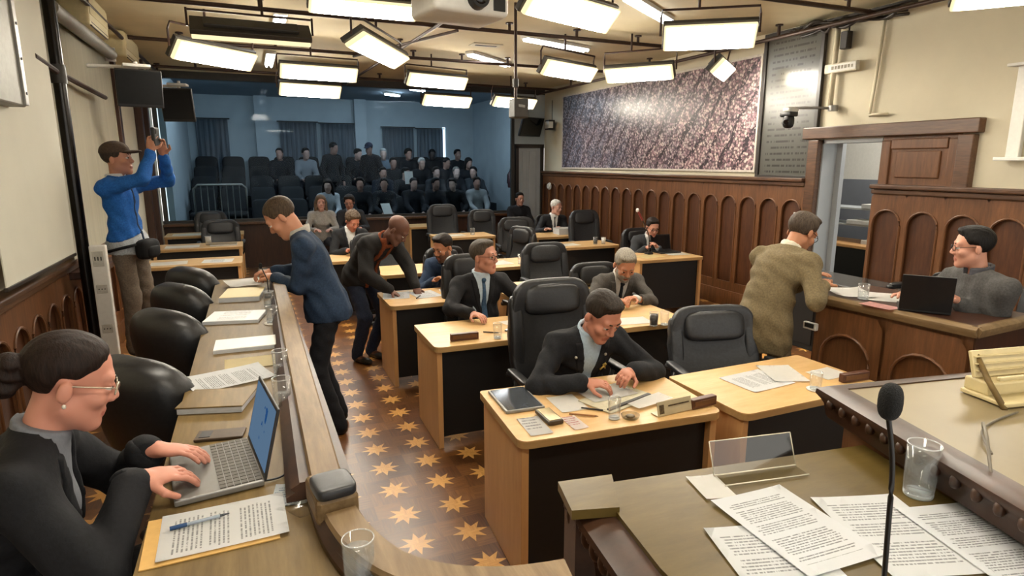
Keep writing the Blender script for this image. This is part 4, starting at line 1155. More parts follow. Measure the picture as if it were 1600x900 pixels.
mb = MB(); mb.box((-.078, -.01, .0213), (.052, .09, .0012)); mb.build('touchpad', mat('touchpad', '#75736f', .3), lp)
Rl = Matrix.Rotation(R(14), 3, 'Y')
mb = MB(); c = Vector((.112, 0, .018)); mb.box(c+Rl @ Vector((.004, 0, .105)), (.007, .325, .212), rot=Rl, bev=.003); ld = mb.build('lid', mat('laptop_lid', '#2a2a2c', .4), lp)
def screen_material():
    t = NT('laptop_screen'); tc = t.n('ShaderNodeTexCoord').outputs['Object']; sp = t.n('ShaderNodeSeparateXYZ'); t.l(tc, sp.inputs[0])
    n = t.noise(tc, 22, 3); f = t.math('MULTIPLY', t.math('GREATER_THAN', n, .56), t.math('LESS_THAN', t.math('ABSOLUTE', t.math('ADD', sp.outputs[1], .03)), .03))
    col = t.mix(f, lin('#6f8fb0'), lin('#2f5f9c')); e = t.n('ShaderNodeEmission'); t.l(col, e.inputs[0]); e.inputs[1].default_value = .42
    t.l(e.outputs[0], t.out.inputs[0]); return t.m
mb = MB(); mb.box(c+Rl @ Vector((-.0002, 0, .108)), (.0014, .298, .182), rot=Rl); mb.build('screen', screen_material(), ld)
mb = MB(); mb.tube(curve_pts([(-.04, 1.76, BZ+.008), (.02, 1.78, BZ+.004), (.05, 1.87, BZ+.004), (.04, 1.97, BZ+.004), (.03, 2.08, BZ+.005)], 6), .0028, 6)
tag(mb.build('cable', M['plastic'], None, True), 'black laptop cable curling along the bench behind the laptop', 'cable')
bk = thing('closed_folder', 'brown closed folder with pale page edges on the bench, beyond the laptop', 'folder', (-.18, 2.46, BZ), R(-16))
mb = MB(); mb.box((0, 0, .026), (.235, .19, .005), bev=.001); mb.build('cover', M['benchtop'], bk)
mb = MB(); mb.box((0, 0, .013), (.225, .185, .022)); mb.build('pages', mat('page_edges', '#b9bcc0', .7, stretch=(1, 1, 60), var=.2), bk)
ph = thing('phone', 'dark phone in a wallet case on the bench between folder and laptop', 'phone', (-.16, 2.15, BZ), R(80))
mb = MB(); mb.box((0, 0, .006), (.075, .15, .010), bev=.003); mb.build('case', mat('brown_case', '#4a3a2b', .5), ph)
mb = MB(); mb.box((.0, .045, .0115), (.05, .035, .002), bev=.0008); mb.build('camera_plate', M['plastic'], ph)
paper('wide printed sheet lying askew on the bench, beyond the brown folder', -.15, 2.75, BZ+.001, 108, .235, .32, PT, curl=.012)
paper('cream sheet under bright lamplight on the bench', -.055, 2.945, BZ+.001, 2, .24, .17, PY)
def ring_stack(label, x, y, z, rz, w=.30, h=.2, top=None, th=.018):
    t = thing('document_stack', label, 'document stack', (x, y, z), R(rz))
    mb = MB(); mb.box((0, 0, th/2), (w, h, th), bev=.001); mb.build('sheets', MATS['page_edges'], t)
    mb = MB(); mb.box((0, 0, th+.0015), (w*.985, h*.98, .0025)); mb.build('top_sheet', top or PB, t)
    return t
ring_stack('white document stack on the bench, first beyond the cream sheet', -.075, 3.24, BZ, -1, .31, .19)
ring_stack('white document stack on the bench, second beyond the cream sheet', -.145, 3.86, BZ, -12, .30, .25, PT)
ring_stack('yellow-edged document pile on the bench under the hand of the sweater wearer', -.11, 4.5, BZ, -8, .25, .33, PY, .03)
paper('loose sheet the person in the blue sweater is reading from', -.10, 4.85, BZ+.036, 12, .25, .30, PB)
paper('loose white sheet at the far end of the bench', -.06, 5.08, BZ+.001, 20, .30, .16, PB)
tumbler('small glass at the far end of the bench beside the reading hand', .035, 5.1, BZ, .035, .09, 0)
tumbler('small clear glass beside the yellow-edged pile on the bench', .045, 4.12, BZ, .033, .10, .3)
tumbler('small clear glass between the two white document stacks on the bench', .05, 3.66, BZ, .033, .10, .3, None, True)
tumbler('glass on a saucer behind the laptop screen', .045, 2.32, BZ, .034, .12, .5, None, True)
tumbler('glass by the wide askew sheet on the bench', .055, 2.72, BZ, .032, .11, .4)
dm = thing('desk_microphone', 'small dark desk microphone base beside the far bench glass', 'microphone', (.05, 4.42, BZ))
mb = MB(); mb.box((0, 0, .018), (.06, .09, .034), bev=.008); mb.build('base', M['plastic'], dm)
mb = MB(); mb.tube([(0, 0, .03), (.0, .01, .12), (-.03, .02, .2)], .004); mb.build('gooseneck', M['plastic'], dm, True)
mb = MB(); mb.superell((-.036, .022, .215), (.012, .012, .02), .8, 16); mb.build('foam_head', MATS['mic_foam'], dm, True)

# on the desks
DZ_ = .741
tb = thing('tablet', 'silver-edged dark tablet on the nearest desk, left corner', 'tablet', (1.175, 2.76, DZ_), R(-3))
mb = MB(); mb.box((0, 0, .008), (.205, .30, .016), bev=.004); mb.build('case', mat('tablet_case', '#8b8a86', .4, .3), tb)
mb = MB(); mb.box((.0, 0, .0165), (.185, .28, .002)); mb.build('screen', mat('tablet_glass', '#3c4046', .08), tb)
paper('blank white sheet on the nearest desk beside the tablet', 1.405, 2.625, DZ_, -3, .15, .21, PB)
wl = thing('wallet_case', 'thick brown wallet with gold face on the nearest desk', 'wallet', (1.235, 2.49, DZ_+.002), R(-1))
mb = MB(); mb.box((0, 0, .011), (.078, .165, .020), bev=.005); mb.build('body', mat('wallet_brown', '#3d3020', .45), wl)
mb = MB(); mb.box((0, 0, .022), (.062, .145, .004), bev=.0015); mb.build('gold_face', mat('gold_face', '#a3926a', .3, .5), wl)
paper('white card with grey scribbles under the brown wallet', 1.135, 2.44, DZ_, -4, .11, .20, paper_material('scribble', '#d8d8d6', '#6f7278', .03, .45))
paper('white card with red print beside the brown wallet', 1.325, 2.40, DZ_, 0, .075, .15, paper_material('red_print', '#e6dcd6', '#b8404f', .022, .35))
pc = thing('pencil', 'brown wooden pencil on the nearest desk', 'pencil', (1.405, 2.455, DZ_+.0055), R(-35))
mb = MB(); mb.cyl((-.07, 0, 0), (.055, 0, 0), .0045, seg=6); mb.build('barrel', mat('pencil_brown', '#8f5f2e', .5), pc)
mb = MB(); mb.cyl((.055, 0, 0), (.072, 0, 0), .0045, .0008, seg=6); mb.build('tip', mat('pencil_tip', '#6e4a2a', .5), pc)
tumbler('empty tumbler on the nearest desk in front of the person with the ribbon pin', 1.525, 2.37, DZ_, .031, .105, .12)
at = thing('glass_ashtray', 'low clear glass dish beside the tumbler on the nearest desk', 'dish', (1.60, 2.345, DZ_))
mb = MB(); mb.lathe([(0, .002), (.038, .002), (.046, .018), (.042, .018), (.032, .008), (0, .008)], seg=20); mb.build('dish', glass_mat('dish_glass', (.75, .72, .62), .05, 2), at, True)
mb = MB(); mb.superell((0, 0, .012), (.022, .02, .006), .9, 14); mb.build('coins', mat('coins', '#6d6049', .4, .6, .4, 90), at, True)
fo = thing('open_folder', 'open folder with a dark spine and sheets before the person with the ribbon pin', 'folder', (1.69, 2.53, DZ_), R(18))
mb = MB(); mb.box((0, .05, .004), (.36, .22, .006), bev=.001); mb.build('cover', mat('folder_cream', '#bcb59b', .6), fo)
mb = MB(); mb.box((0, -.03, .010), (.33, .022, .012), bev=.003); mb.build('spine', M['dkgrey'], fo)
paper('loose sheets sticking out of the open folder', 1.80, 2.475, DZ_+.010, 12, .25, .10, PB)
paper('white sheet under the hands of the person with the ribbon pin', 1.66, 2.66, DZ_+.008, 5, .28, .18, PB)
pn = thing('ballpoint_pen', 'black pen lying left of the tumbler on the nearest desk', 'pen', (1.485, 2.50, DZ_+.005), R(-40))
mb = MB(); mb.cyl((-.06, 0, 0), (.05, 0, 0), .0045); mb.build('barrel', M['plastic'], pn, 40)
mb = MB(); mb.cyl((.05, 0, 0), (.065, 0, 0), .004, .001); mb.build('tip', M['chrome'], pn, 40)
np_ = thing('name_plate', 'clear name plate with a dark crest and two printed lines on the nearest desk', 'name plate', (1.835, 2.315, DZ_), R(4))
Rn = Matrix.Rotation(R(-14), 3, 'X')
mb = MB(); mb.box((0, 0, .036), (.215, .004, .07), rot=Rn, bev=.001); mb.box((0, .02, .003), (.215, .05, .004)); mb.build('plate', mat('name_plate_face', '#b9ad8c', .35, var=.05), np_)
mb = MB(); mb.box((-.082, -.0035, .034), (.028, .001, .044), rot=Rn); mb.build('crest', mat('crest', '#5a4a2e', .5, var=.5, scale=120), np_)
mb = MB(); mb.box((.02, -.0065, .048), (.13, .001, .007), rot=Rn); mb.box((.01, -.002, .030), (.05, .001, .006), rot=Rn); mb.build('printed_lines', mat('print_brown', '#4a3b28', .6, stretch=(20, 1, 1), var=.5, scale=8), np_)
def wood_block(label, x, y, rz, w=.16, h=.05):
    t = thing('name_block', label, 'name block', (x, y, DZ_), R(rz))
    mb = MB(); mb.box((0, 0, h/2), (w, .035, h), bev=.004); mb.build('block', wood('walnut', '#3f2114', '#5e3722', .4, 6, (1, 8, 8), 'obj'), t)
    mb = MB(); mb.box((0, -.019, h*.55), (w*.86, .003, h*.5), bev=.001); mb.build('plate', mat('bronze_plate', '#6b4a2e', .4, .3), t)
wood_block('dark wooden name block at the right end of the nearest desk', 2.02, 2.33, 5)
wood_block('dark wooden name block at the right corner of the desk of white sheets', 3.06, 2.30, -4, .19)
wood_block('wooden name block on the desk of the person in glasses', 1.285, 3.93, -3, .20)
paper('white sheet lying left on the desk before the empty chair', 2.55, 2.51, DZ_, -85, .26, .32, PT2)
paper('white sheet lying askew over the left sheet before the empty chair', 2.77, 2.54, DZ_+.004, -22, .2, .28, PB)
paper('white sheet at the right end of the desk before the empty chair', 3.02, 2.44, DZ_, 5, .2, .15, PB)
tumbler('empty glass on the desk before the empty chair', 2.74, 2.28, DZ_, .032, .10, .1, None, True)
tumbler('tumbler with a little water on the desk of the person in glasses', 1.51, 3.87, DZ_, .031, .11, .2)
ph = thing('phone', 'black phone on the desk of the person in glasses', 'phone', (1.70, 4.0, DZ_), R(50))
mb = MB(); mb.box((0, 0, .005), (.072, .145, .008), bev=.003); mb.build('body', M['plastic'], ph)
mb = MB(); mb.box((0, 0, .0094), (.064, .135, .001)); mb.build('screen', M['dark_glass'], ph)
pn = thing('ballpoint_pen', 'dark pen under the hand of the person in glasses', 'pen', (1.52, 4.02, DZ_+.005), R(-35))
mb = MB(); mb.cyl((-.06, 0, 0), (.05, 0, 0), .0045); mb.build('barrel', M['plastic'], pn, 40)
mb = MB(); mb.cyl((.05, 0, 0), (.065, 0, 0), .004, .001); mb.build('tip', M['chrome'], pn, 40)
paper('white sheet on the desk of the person in glasses', 1.84, 4.17, DZ_, 15, .26, .3, PB)
tumbler('glass of dark coffee on the desk of the person in the grey suit', 2.72, 3.73, DZ_, .034, .105, .85, mat('coffee', '#1a0d08', .1))
tumbler('clear glass beside the dark coffee', 2.81, 3.72, DZ_, .033, .105, .0)
paper('white sheet under the hands of the person in the grey suit', 2.64, 3.92, DZ_, -10, .3, .2, PB)
paper('printed sheet at the left end of the papers before the person in the orange scarf', 1.16, 5.55, DZ_, -12, .24, .3, PT)
paper('printed sheet in the middle before the person in the navy jacket', 1.42, 5.5, DZ_, 8, .24, .3, PT2)
paper('printed sheet at the right end of the third-row desk', 1.70, 5.5, DZ_, -6, .24, .3, PT)
pn = thing('ballpoint_pen', 'dark pen lying across the third-row papers', 'pen', (1.32, 5.36, DZ_+.012), R(60))
mb = MB(); mb.cyl((-.06, 0, 0), (.06, 0, 0), .005); mb.build('barrel', M['plastic'], pn, 40)
mb = MB(); mb.cyl((.06, 0, 0), (.075, 0, 0), .004, .001); mb.build('tip', M['chrome'], pn, 40)
# farther desks
paper('white sheet on the fourth-row desk by the rear glasses', 2.72, 6.95, DZ_, 5, .3, .3, PB)
tumbler('upside clear glass on the fourth-row desk beside the white sheet', 2.95, 6.78, DZ_, .035, .12, .4)
tumbler('second clear glass on the fourth-row desk, right of the first', 3.08, 6.85, DZ_, .035, .12, .4)
paper('cream open book page on the wall-side desk before the person with laptop', 4.75, 6.68, DZ_, 12, .36, .26, PY)
paper('white sheet at the right end of the wall-side desk', 5.22, 6.72, DZ_, -5, .3, .22, PB)
def far_laptop(label, x, y, z, face, w=.33, d=.23, col='#1b1c1e', ang=12):
    t = thing('laptop', label, 'laptop', (x, y, z), R(face+90))
    mb = MB(); mb.box((0, 0, .010), (w, d, .018), bev=.004); b = mb.build('base', mat('laptop_body_'+col.strip('#'), col, .4), t)
    mb = MB(); mb.box((0, .01, .0205), (w*.86, d*.55, .002)); mb.build('keyboard', M['plastic'], b)
    Rq = Matrix.Rotation(-R(ang)*-1, 3, 'X')
    mb = MB(); mb.box(Vector((0, -d/2, .015))+Rq @ Vector((0, 0, .11)), (w, .008, .22), rot=Rq, bev=.003); l_ = mb.build('lid', mat('laptop_back_'+col.strip('#'), col, .35, var=.1), t)
    mb = MB(); mb.box(Vector((0, -d/2+.0052, .015))+Rq @ Vector((0, 0, .112)), (w*.92, .001, .19), rot=Rq); mb.build('screen', M['dark_glass'], l_)
    return t
far_laptop('black open laptop seen from behind on the panelled desk of the grey-shirted person', 3.66, 2.36, CZ, 128+90, .26, .20, '#17181a', 14)
far_laptop('black laptop on the wall-side desk of the person in dark suit', 5.18, 6.9, DZ_, -90+180)
tumbler('dark cup on the right rear desk', 4.72, 8.02, DZ_, .035, .11, .9, mat('dark_drink', '#120d0b', .2))
tumbler('white cup on the right rear desk, beside the dark one', 4.86, 8.02, DZ_, .035, .10, .95, M['white'])
paper('white sheet at the left end of the right rear desk', 4.32, 8.12, DZ_, 4, .3, .25, PB)
ring_stack('grey box file on the desk of the person in dark suit and grey tie', 4.95, 9.45, DZ_, -3, .34, .26, mat('box_grey', '#9d9b96', .6), .10)
tumbler('clear cup on the rear centre desk', 3.42, 9.92, DZ_, .04, .11, .3)
paper('white sheet spread on the rear centre desk', 3.08, 9.95, DZ_, 2, .4, .26, PB)
bt = thing('bottle', 'white plastic bottle on the last desk before the glass', 'bottle', (3.24, 11.8, DZ_))
mb = MB(); mb.lathe([(0, 0), (.034, 0), (.036, .02), (.036, .15), (.016, .20), (.016, .22), (0, .22)], seg=20); mb.build('body', M['white'], bt, True)
mb = MB(); mb.cyl((0, 0, .22), (0, 0, .245), .018); mb.build('cap', M['bluegrey'], bt, 40)
paper('white sheet on the left-hand nearest desk, left half', -1.0, 8.45, DZ_, 3, .4, .3, PB)
paper('printed sheet on the left-hand nearest desk, right half', -.46, 8.45, DZ_, -4, .35, .3, PT)
paper('white sheet on the left-hand middle desk, left half', -1.0, 10.1, DZ_, 2, .45, .3, PB)
ring_stack('brown folder on the left-hand middle desk', -.45, 10.1, DZ_, 0, .36, .24, mat('folder_brown', '#7d6a48', .6))
tumbler('white cup on the left-hand middle desk under the grey chair', -.66, 10.2, DZ_, .045, .13, .95, M['white'])
paper('white sheets on the left-hand farthest desk', -1.05, 11.8, DZ_, 0, .5, .3, PB)
# on the clerk's desk
paper('white sheets the person in the tan suit holds down on the panelled desk', 3.66, 2.86, CZ+.003, -30, .24, .31, PB, curl=.02)
paper('white sheet near the glass on the panelled desk', 3.76, 2.68, CZ+.001, -50, .2, .29, PB)
paper('pink sheet on the panelled desk beside the laptop', 3.50, 2.52, CZ+.001, 4, .12, .2, mat('pink_sheet', '#d9a6a0', .6))
tumbler('glass of water on the panelled desk', 3.585, 2.70, CZ, .034, .10, .5)
ph = thing('card_reader', 'small white gadget hanging on the side of the panelled desk', 'gadget', (3.44, 2.95, .86), R(4))
mb = MB(); mb.box((0, 0, 0), (.03, .10, .05), bev=.006); mb.build('body', M['white'], ph)
mb = MB(); mb.box((-.016, 0, .005), (.003, .07, .03), bev=.001); mb.build('face', M['dkgrey'], ph)
# ------------------------------------------------------------------ lamps
def lamp_material():
    # opal diffuser: brightest over the tube in the middle, dim cream at its two ends
    t = NT('lamp_diffuser'); sp = t.n('ShaderNodeSeparateXYZ'); t.l(t.n('ShaderNodeTexCoord').outputs['Generated'], sp.inputs[0])
    e = t.math('MULTIPLY', t.math('ABSOLUTE', t.math('SUBTRACT', sp.outputs[0], .5)), 2)
    f = t.math('DIVIDE', t.math('SUBTRACT', e, .70), .30, clamp=True)
    f = t.math('POWER', t.math('SUBTRACT', 1, f), 2.2)
    em = t.n('ShaderNodeEmission'); t.l(t.mix(f, (1.0, .80, .46, 1), (1.0, .92, .78, 1)), em.inputs[0])
    t.l(t.math('ADD', t.math('MULTIPLY', f, 46), .85), em.inputs[1]); t.l(em.outputs[0], t.out.inputs[0]); return t.m
LAMP = lamp_material()
LAMP_EDGE = emit('lamp_side', (1.0, .80, .46), .95)
COOL = emit('tube_cool', (.93, .97, 1.0), 14.0)
GAL = emit('gallery_tube', (.93, .97, 1.0), 70.0)
PIPE_Z = 3.40
def lamp(label, x, y, z, yaw, tilt, L=.98, W=.32):
    W *= .66
    """panel lamp hung in a tube yoke; the lit face looks down and towards heading yaw by tilt degrees"""
    t = thing('panel_lamp', label, 'lamp', (x, y, z), R(yaw+90), 'panel lamps hung from the ceiling pipes')
    rt = Matrix.Rotation(-R(tilt), 3, 'X')
    v = lambda a, b, c: rt @ Vector((a, b, c))
    mb = MB(); mb.box(v(0, 0, .045), (L+.02, W+.02, .05), rot=rt, bev=.006); mb.box(v(0, 0, .085), (L*.8, W*.6, .04), rot=rt, bev=.01)
    mb.build('housing', M['dkgrey'], t)
    mb = MB(); mb.box(v(0, 0, -.012), (L, W, .04), rot=rt, bev=.010)
    d = mb.build('diffuser', [LAMP, LAMP_EDGE], t)
    for p in d.data.polygons:
        n = rt.transposed() @ p.normal
        p.material_index = 0 if n.z < -.6 else 1
    zt = PIPE_Z-z
    mb = MB(); e = L/2+.03
    mb.tube([v(-e, 0, .03), v(-e, .0, .03)+Vector((0, 0, .16)), Vector((-e*.98, 0, zt*.72)), Vector((e*.98, 0, zt*.72)), v(e, 0, .03)+Vector((0, 0, .16)), v(e, 0, .03)], .011, 6)
    mb.tube([(-.1, 0, zt*.72), (-.1, 0, ZC-z)], .013, 6)
    mb.build('yoke', M['pipe'], t, 40)
    return t
lamp('large panel lamp at the top edge, right of the hanging pole, nearest of all', 2.50, 4.70, 3.15, -68, 46, 1.05, .34)
lamp('panel lamp beside the large nearest one, its left end tipped towards us', 3.92, 4.75, 3.07, -125, 48, .8, .36)
lamp('panel lamp over the left side, turned at an angle, nearest on the left', -.24, 7.55, 3.06, -48, 50, .98, .32)
lamp('dark-backed panel lamp turned away, its lit side seen only from below', .12, 6.75, 3.16, 92, 38, 1.05, .36)
lamp('panel lamp seen end on, sloping down to the right at the top centre', 1.36, 6.85, 3.10, -30, 30, 1.45, .34)
lamp('panel lamp in the left pair, the upper one', .95, 8.9, 3.12, -84, 52, 1.0, .30)
lamp('panel lamp in the left pair, the lower one beyond the upper', .98, 10.6, 3.07, -80, 52, .95, .32)
lamp('panel lamp over the middle, the upper of the centre pair', 2.66, 9.2, 3.13, -76, 52, .98, .30)
lamp('panel lamp over the middle, the lower of the centre pair, before the gallery', 3.38, 11.1, 3.04, -76, 52, .98, .32)
lamp('panel lamp behind the hanging camera box, farthest on the right', 4.62, 10.9, 3.04, -72, 52, 1.0, .30)
lamp('panel lamp left of the crowd mural, between hanging pole and mural', 3.80, 7.2, 3.08, -66, 52, 1.0, .30)
lamp('panel lamp over the mural\'s left half, seen nearly end on', 4.52, 6.75, 3.03, -140, 46, .85, .30)
lamp('panel lamp in front of the mural\'s upper right corner', 5.22, 6.05, 3.02, -50, 46, .85, .30)
lamp('panel lamp just cut by the top edge left of the projector', 1.05, 5.9, 3.30, -90, 25, .95, .3)
lamp('panel lamp just cut by the top right corner', 5.22, 2.9, 3.14, -140, 30, .95, .3)

lamp('panel lamp above the front desks, over the long bench', .15, 2.7, 3.1, -90, 20, 1.05, .34)
lamp('panel lamp above the front desks, over the empty chair', 2.9, 2.5, 3.1, -90, 20, 1.05, .34)
lamp('panel lamp above the dais desks', 1.1, .6, 3.1, 90, 10, 1.05, .34)
def batten(label, x, y, yaw, L=1.2, W=.14, z=ZC, m=None, grp='cool tube lights on the ceiling'):
    t = thing('tube_light', label, 'tube light', (x, y, z), R(yaw), grp)
    mb = MB(); mb.box((0, 0, -.02), (L, W, .04), bev=.008); mb.build('tray', M['white'], t)
    mb = MB()
    for s in (-1, 1): mb.cyl((-L/2+.03, s*W*.25, -.055), (L/2-.03, s*W*.25, -.055), .016, seg=10)
    mb.build('tubes', m or COOL, t, 40)
batten('cool tube light above the panel lamp left of the mural', 3.82, 7.6, 20)
batten('cool tube light beyond the hanging pole, over the centre', 3.45, 9.1, 40)
batten('cool tube light at the top edge right of the large panel lamp', 3.85, 5.6, 35)
batten('cool tube light above the dark-backed panel lamp', .42, 7.85, 90)
batten('cool tube light at the left, beyond the dark-backed panel lamp', .40, 10.4, 90)
batten('tube light in the room beyond the doorway', 7.3, 4.9, 90, 1.2, .14, 3.35, emit('side_room_tube', (1, .97, .92), 170.0), 'tube lights of the side room')
for i, (x, y) in enumerate(((.35, 12.84), (3.2, 14.9), (3.5, 13.7), (1.9, 12.84), (4.6, 12.84), (-.25, 12.84))):  # tubes behind the header are added, out of view, to brighten the gallery
    batten(['blue-white tube light just behind the glass, left half of the gallery', 'blue-white tube light over the gallery centre, the farther one', 'blue-white tube light over the gallery centre, the nearer one',
            'blue-white tube light just behind the glass, in the gallery middle', 'blue-white tube light just behind the glass, right end of the gallery', 'blue-white tube light just behind the glass, far left of the gallery'][i], x, y, 38 if i in (1, 2) else 0, .5 if i in (1, 2) else 1.2, .12, 3.55, GAL, 'tube lights in the public gallery')

# ------------------------------------------------------------------ pipes under the ceiling
def pipe(label, a, b, drops=(), r=.022):
    t = thing('ceiling_pipe', label, 'pipe', a)
    A = Vector(a); mb = MB(); mb.cyl((0, 0, 0), Vector(b)-A, r, seg=10); mb.build('tube', M['pipe'], t, 40)
    for k in drops:
        p = (Vector(b)-A)*k
        mb = MB(); mb.cyl(p, p+Vector((0, 0, ZC-a[2])), r*.8, seg=8); mb.cyl(p+Vector((0, 0, ZC-a[2]-.015)), p+Vector((0, 0, ZC-a[2])), r*2, seg=12); mb.build('drop_rod', M['pipe'], t, 40)
pipe('dark ceiling pipe crossing the room nearest, under the projector', (-1.4, 6.75, 3.4), (5.9, 6.92, 3.4), (.1, .22, .36, .46, .58, .70, .82, .93))
pipe('dark ceiling pipe crossing the room second from the camera', (-1.4, 8.85, 3.4), (5.9, 9.12, 3.4), (.1, .25, .4, .5, .6, .7, .85))
pipe('dark ceiling pipe crossing just before the gallery glass', (-1.4, 11.25, 3.4), (5.9, 11.7, 3.4), (.1, .3, .5, .7, .9))
pipe('dark ceiling pipe running lengthwise over the centre', (2.05, 4.2, 3.38), (1.75, 12.3, 3.38), (.15, .5, .85), .018)
pipe('dark ceiling pipe running along the mural wall', (5.72, 2.2, 3.36), (5.72, 12.3, 3.36), (.1, .35, .6, .85))
pipe('dark ceiling pipe running along the left wall', (-1.25, 6.4, 3.36), (-1.25, 12.3, 3.36), (.1, .5, .9))
pipe('brown diagonal pipe between the two crossing pipes', (1.42, 9.0, 3.37), (2.22, 6.85, 3.37), (), .016)
pipe('dark ceiling pipe crossing above the front, mostly out of the photo', (3.6, 4.6, 3.4), (5.9, 4.6, 3.4), (.3, .8))
# hanging pole with camera box
hp = thing('hanging_camera', 'small dark camera box hanging from a long brown ceiling pole', 'camera', (2.55, 6.0, ZC))
mb = MB(); mb.cyl((0, 0, 0), (0, 0, -.92), .016, seg=10); mb.build('pole', M['pipe'], hp, 40)
mb = MB(); mb.cyl((0, 0, -.72), (0, 0, -.80), .03, seg=12); mb.build('clamp', M['dkgrey'], hp, 40)
mb = MB(); mb.box((.03, -.01, -1.01), (.16, .16, .19), bev=.015); mb.build('box', M['dkgrey'], hp)
mb = MB(); mb.box((.03, -.093, -.99), (.07, .008, .025), rot=Matrix.Rotation(.1, 3, 'Y'), bev=.002); mb.build('front_strip', M['steel'], hp)
# projector
pj = thing('projector', 'white ceiling projector with dark lens at the top edge', 'projector', (1.12, 3.42, 2.79), R(8))
mb = MB(); mb.box((0, 0, 0), (.44, .34, .15), bev=.03, seg=3); mb.build('body', M['white'], pj, 40)
mb = MB(); mb.cyl((.02, -.165, .0), (.02, -.215, .0), .058, .052, 24); mb.build('lens_ring', M['plastic'], pj, 40)
mb = MB(); mb.superell((.02, -.205, 0), (.042, .02, .042), 1.0, 20); mb.build('lens', M['dark_glass'], pj, True)
mb = MB(); mb.box((.155, -.169, -.01), (.075, .008, .075), bev=.004); mb.build('vent', M['plastic'], pj)
mb = MB(); mb.box((-.13, -.169, .02), (.13, .006, .07), bev=.003); mb.build('label_plate', mat('pale_blue_plate', '#b9cbd8', .4), pj)
mb = MB(); mb.cyl((0, .05, .06), (0, .05, .71), .022, seg=12); mb.build('ceiling_mount', M['white'], pj, 40)
vt = thing('ceiling_vent', 'small slotted vent in the ceiling left of the hanging pole', 'vent', (3.05, 8.2, ZC-.006))
mb = MB(); mb.box((0, 0, 0), (.42, .22, .012), bev=.003); mb.build('frame', M['cream'], vt)
mb = MB(); mb.box((0, -.0, -.008), (.30, .05, .006)); mb.build('slot', M['darkframe'], vt)

# ------------------------------------------------------------------ right wall
def mural_material():
    t = NT('crowd_mural'); tc = t.n('ShaderNodeTexCoord').outputs['Object']
    mp = t.n('ShaderNodeMapping'); mp.inputs['Rotation'].default_value = (0, 0, .62); t.l(tc, mp.inputs[0])
    mp2 = t.n('ShaderNodeMapping'); mp2.inputs['Scale'].default_value = (1, 1, 1); t.l(mp.outputs[0], mp2.inputs[0])
    vo = t.n('ShaderNodeTexVoronoi'); vo.inputs['Scale'].default_value = 30; t.l(mp2.outputs[0], vo.inputs['Vector'])
    n = t.noise(mp.outputs[0], 2.2, 3); fine = t.noise(tc, 26, 4)
    sp = t.n('ShaderNodeSeparateColor'); t.l(vo.outputs['Color'], sp.inputs[0])
    g = t.n('ShaderNodeSeparateXYZ'); t.l(tc, g.inputs[0])
    warm = t.math('ADD', t.math('MULTIPLY', g.outputs[0], .24), t.math('ADD', .47, t.math('MULTIPLY', t.math('SUBTRACT', n, .5), 1.6)), clamp=True)
    pal_c = t.ramp(sp.outputs[0], [(0, lin('#3a3c4a')), (.28, lin('#565a6c')), (.50, lin('#7c7b88')), (.68, lin('#a59ca6')), (1, lin('#59637a'))])
    pal_w = t.ramp(sp.outputs[0], [(0, lin('#5a4750')), (.25, lin('#9a7880')), (.50, lin('#bb9a9e')), (.70, lin('#dcc6c0')), (1, lin('#8a626c'))])
    e2 = pal_w.node.color_ramp.elements.new(.85); e2.color = lin('#d9c9c2')
    c = t.mix(warm, pal_c, pal_w)
    dark = t.math('LESS_THAN', vo.outputs['Distance'], .55)
    wv = t.n('ShaderNodeTexWave'); wv.inputs['Scale'].default_value = 1.1; wv.inputs['Distortion'].default_value = 5; wv.inputs['Detail'].default_value = 2; t.l(mp.outputs[0], wv.inputs['Vector'])
    gap = t.math('LESS_THAN', wv.outputs['Fac'], .12)
    c = t.mix(t.math('MULTIPLY', t.math('SUBTRACT', 1, dark), .7), c, lin('#2a262c'))
    c = t.mix(t.math('MULTIPLY', gap, t.math('GREATER_THAN', fine, .47)), c, lin('#3a3036'))
    return t.bsdf(c, .30, 0, .28)
MY0, MY1, MZ0, MZ1 = 6.22, 11.6, 1.84, 3.26
mu = thing('crowd_mural', 'large glossy panel picturing a dense pinkish crowd, on the right wall', 'mural', (XR-.012, (MY0+MY1)/2, (MZ0+MZ1)/2))
mu.rotation_euler = (PI/2, 0, -PI/2)
mb = MB(); mb.box((0, 0, .0), (MY1-MY0, MZ1-MZ0, .02)); mb.build('picture', mural_material(), mu)
mb = MB(); w2, h2 = (MY1-MY0)/2, (MZ1-MZ0)/2
for s in (-1, 1): mb.box((s*w2, 0, .006), (.03, 2*h2+.03, .03), bev=.003); mb.box((0, s*h2, .006), (2*w2, .03, .03), bev=.003)
mb.build('frame', mat('pale_frame', '#c9c1b6', .4), mu)
# dark glossy honour board with engraved lines
def board_material():
    t = NT('engraved_board'); tc = t.n('ShaderNodeTexCoord').outputs['Object']; sp = t.n('ShaderNodeSeparateXYZ'); t.l(tc, sp.inputs[0])
    row = t.math('DIVIDE', sp.outputs[1], .072); fr = t.math('FRACT', row); rid = t.math('FLOOR', row)
    line = t.math('LESS_THAN', fr, .34)
    wv = t.n('ShaderNodeCombineXYZ'); t.l(t.math('MULTIPLY', sp.outputs[0], 26), wv.inputs[0]); t.l(t.math('MULTIPLY', rid, 5.1), wv.inputs[1])
    n = t.noise(wv.outputs[0], 1, 2)
    inx = t.math('LESS_THAN', t.math('ABSOLUTE', sp.outputs[0]), .31)
    f = t.math('MULTIPLY', t.math('MULTIPLY', line, t.math('GREATER_THAN', n, .46)), inx)
    return t.bsdf(t.mix(t.math('MULTIPLY', f, .7), lin('#55544f'), lin('#2e2c29')), .2, .0, .45)
hb = thing('honour_board', 'tall dark glossy board with rows of small engraved lines, between mural and doorway', 'board', (XR-.02, 5.73, 2.62)); hb.rotation_euler = (PI/2, 0, -PI/2)
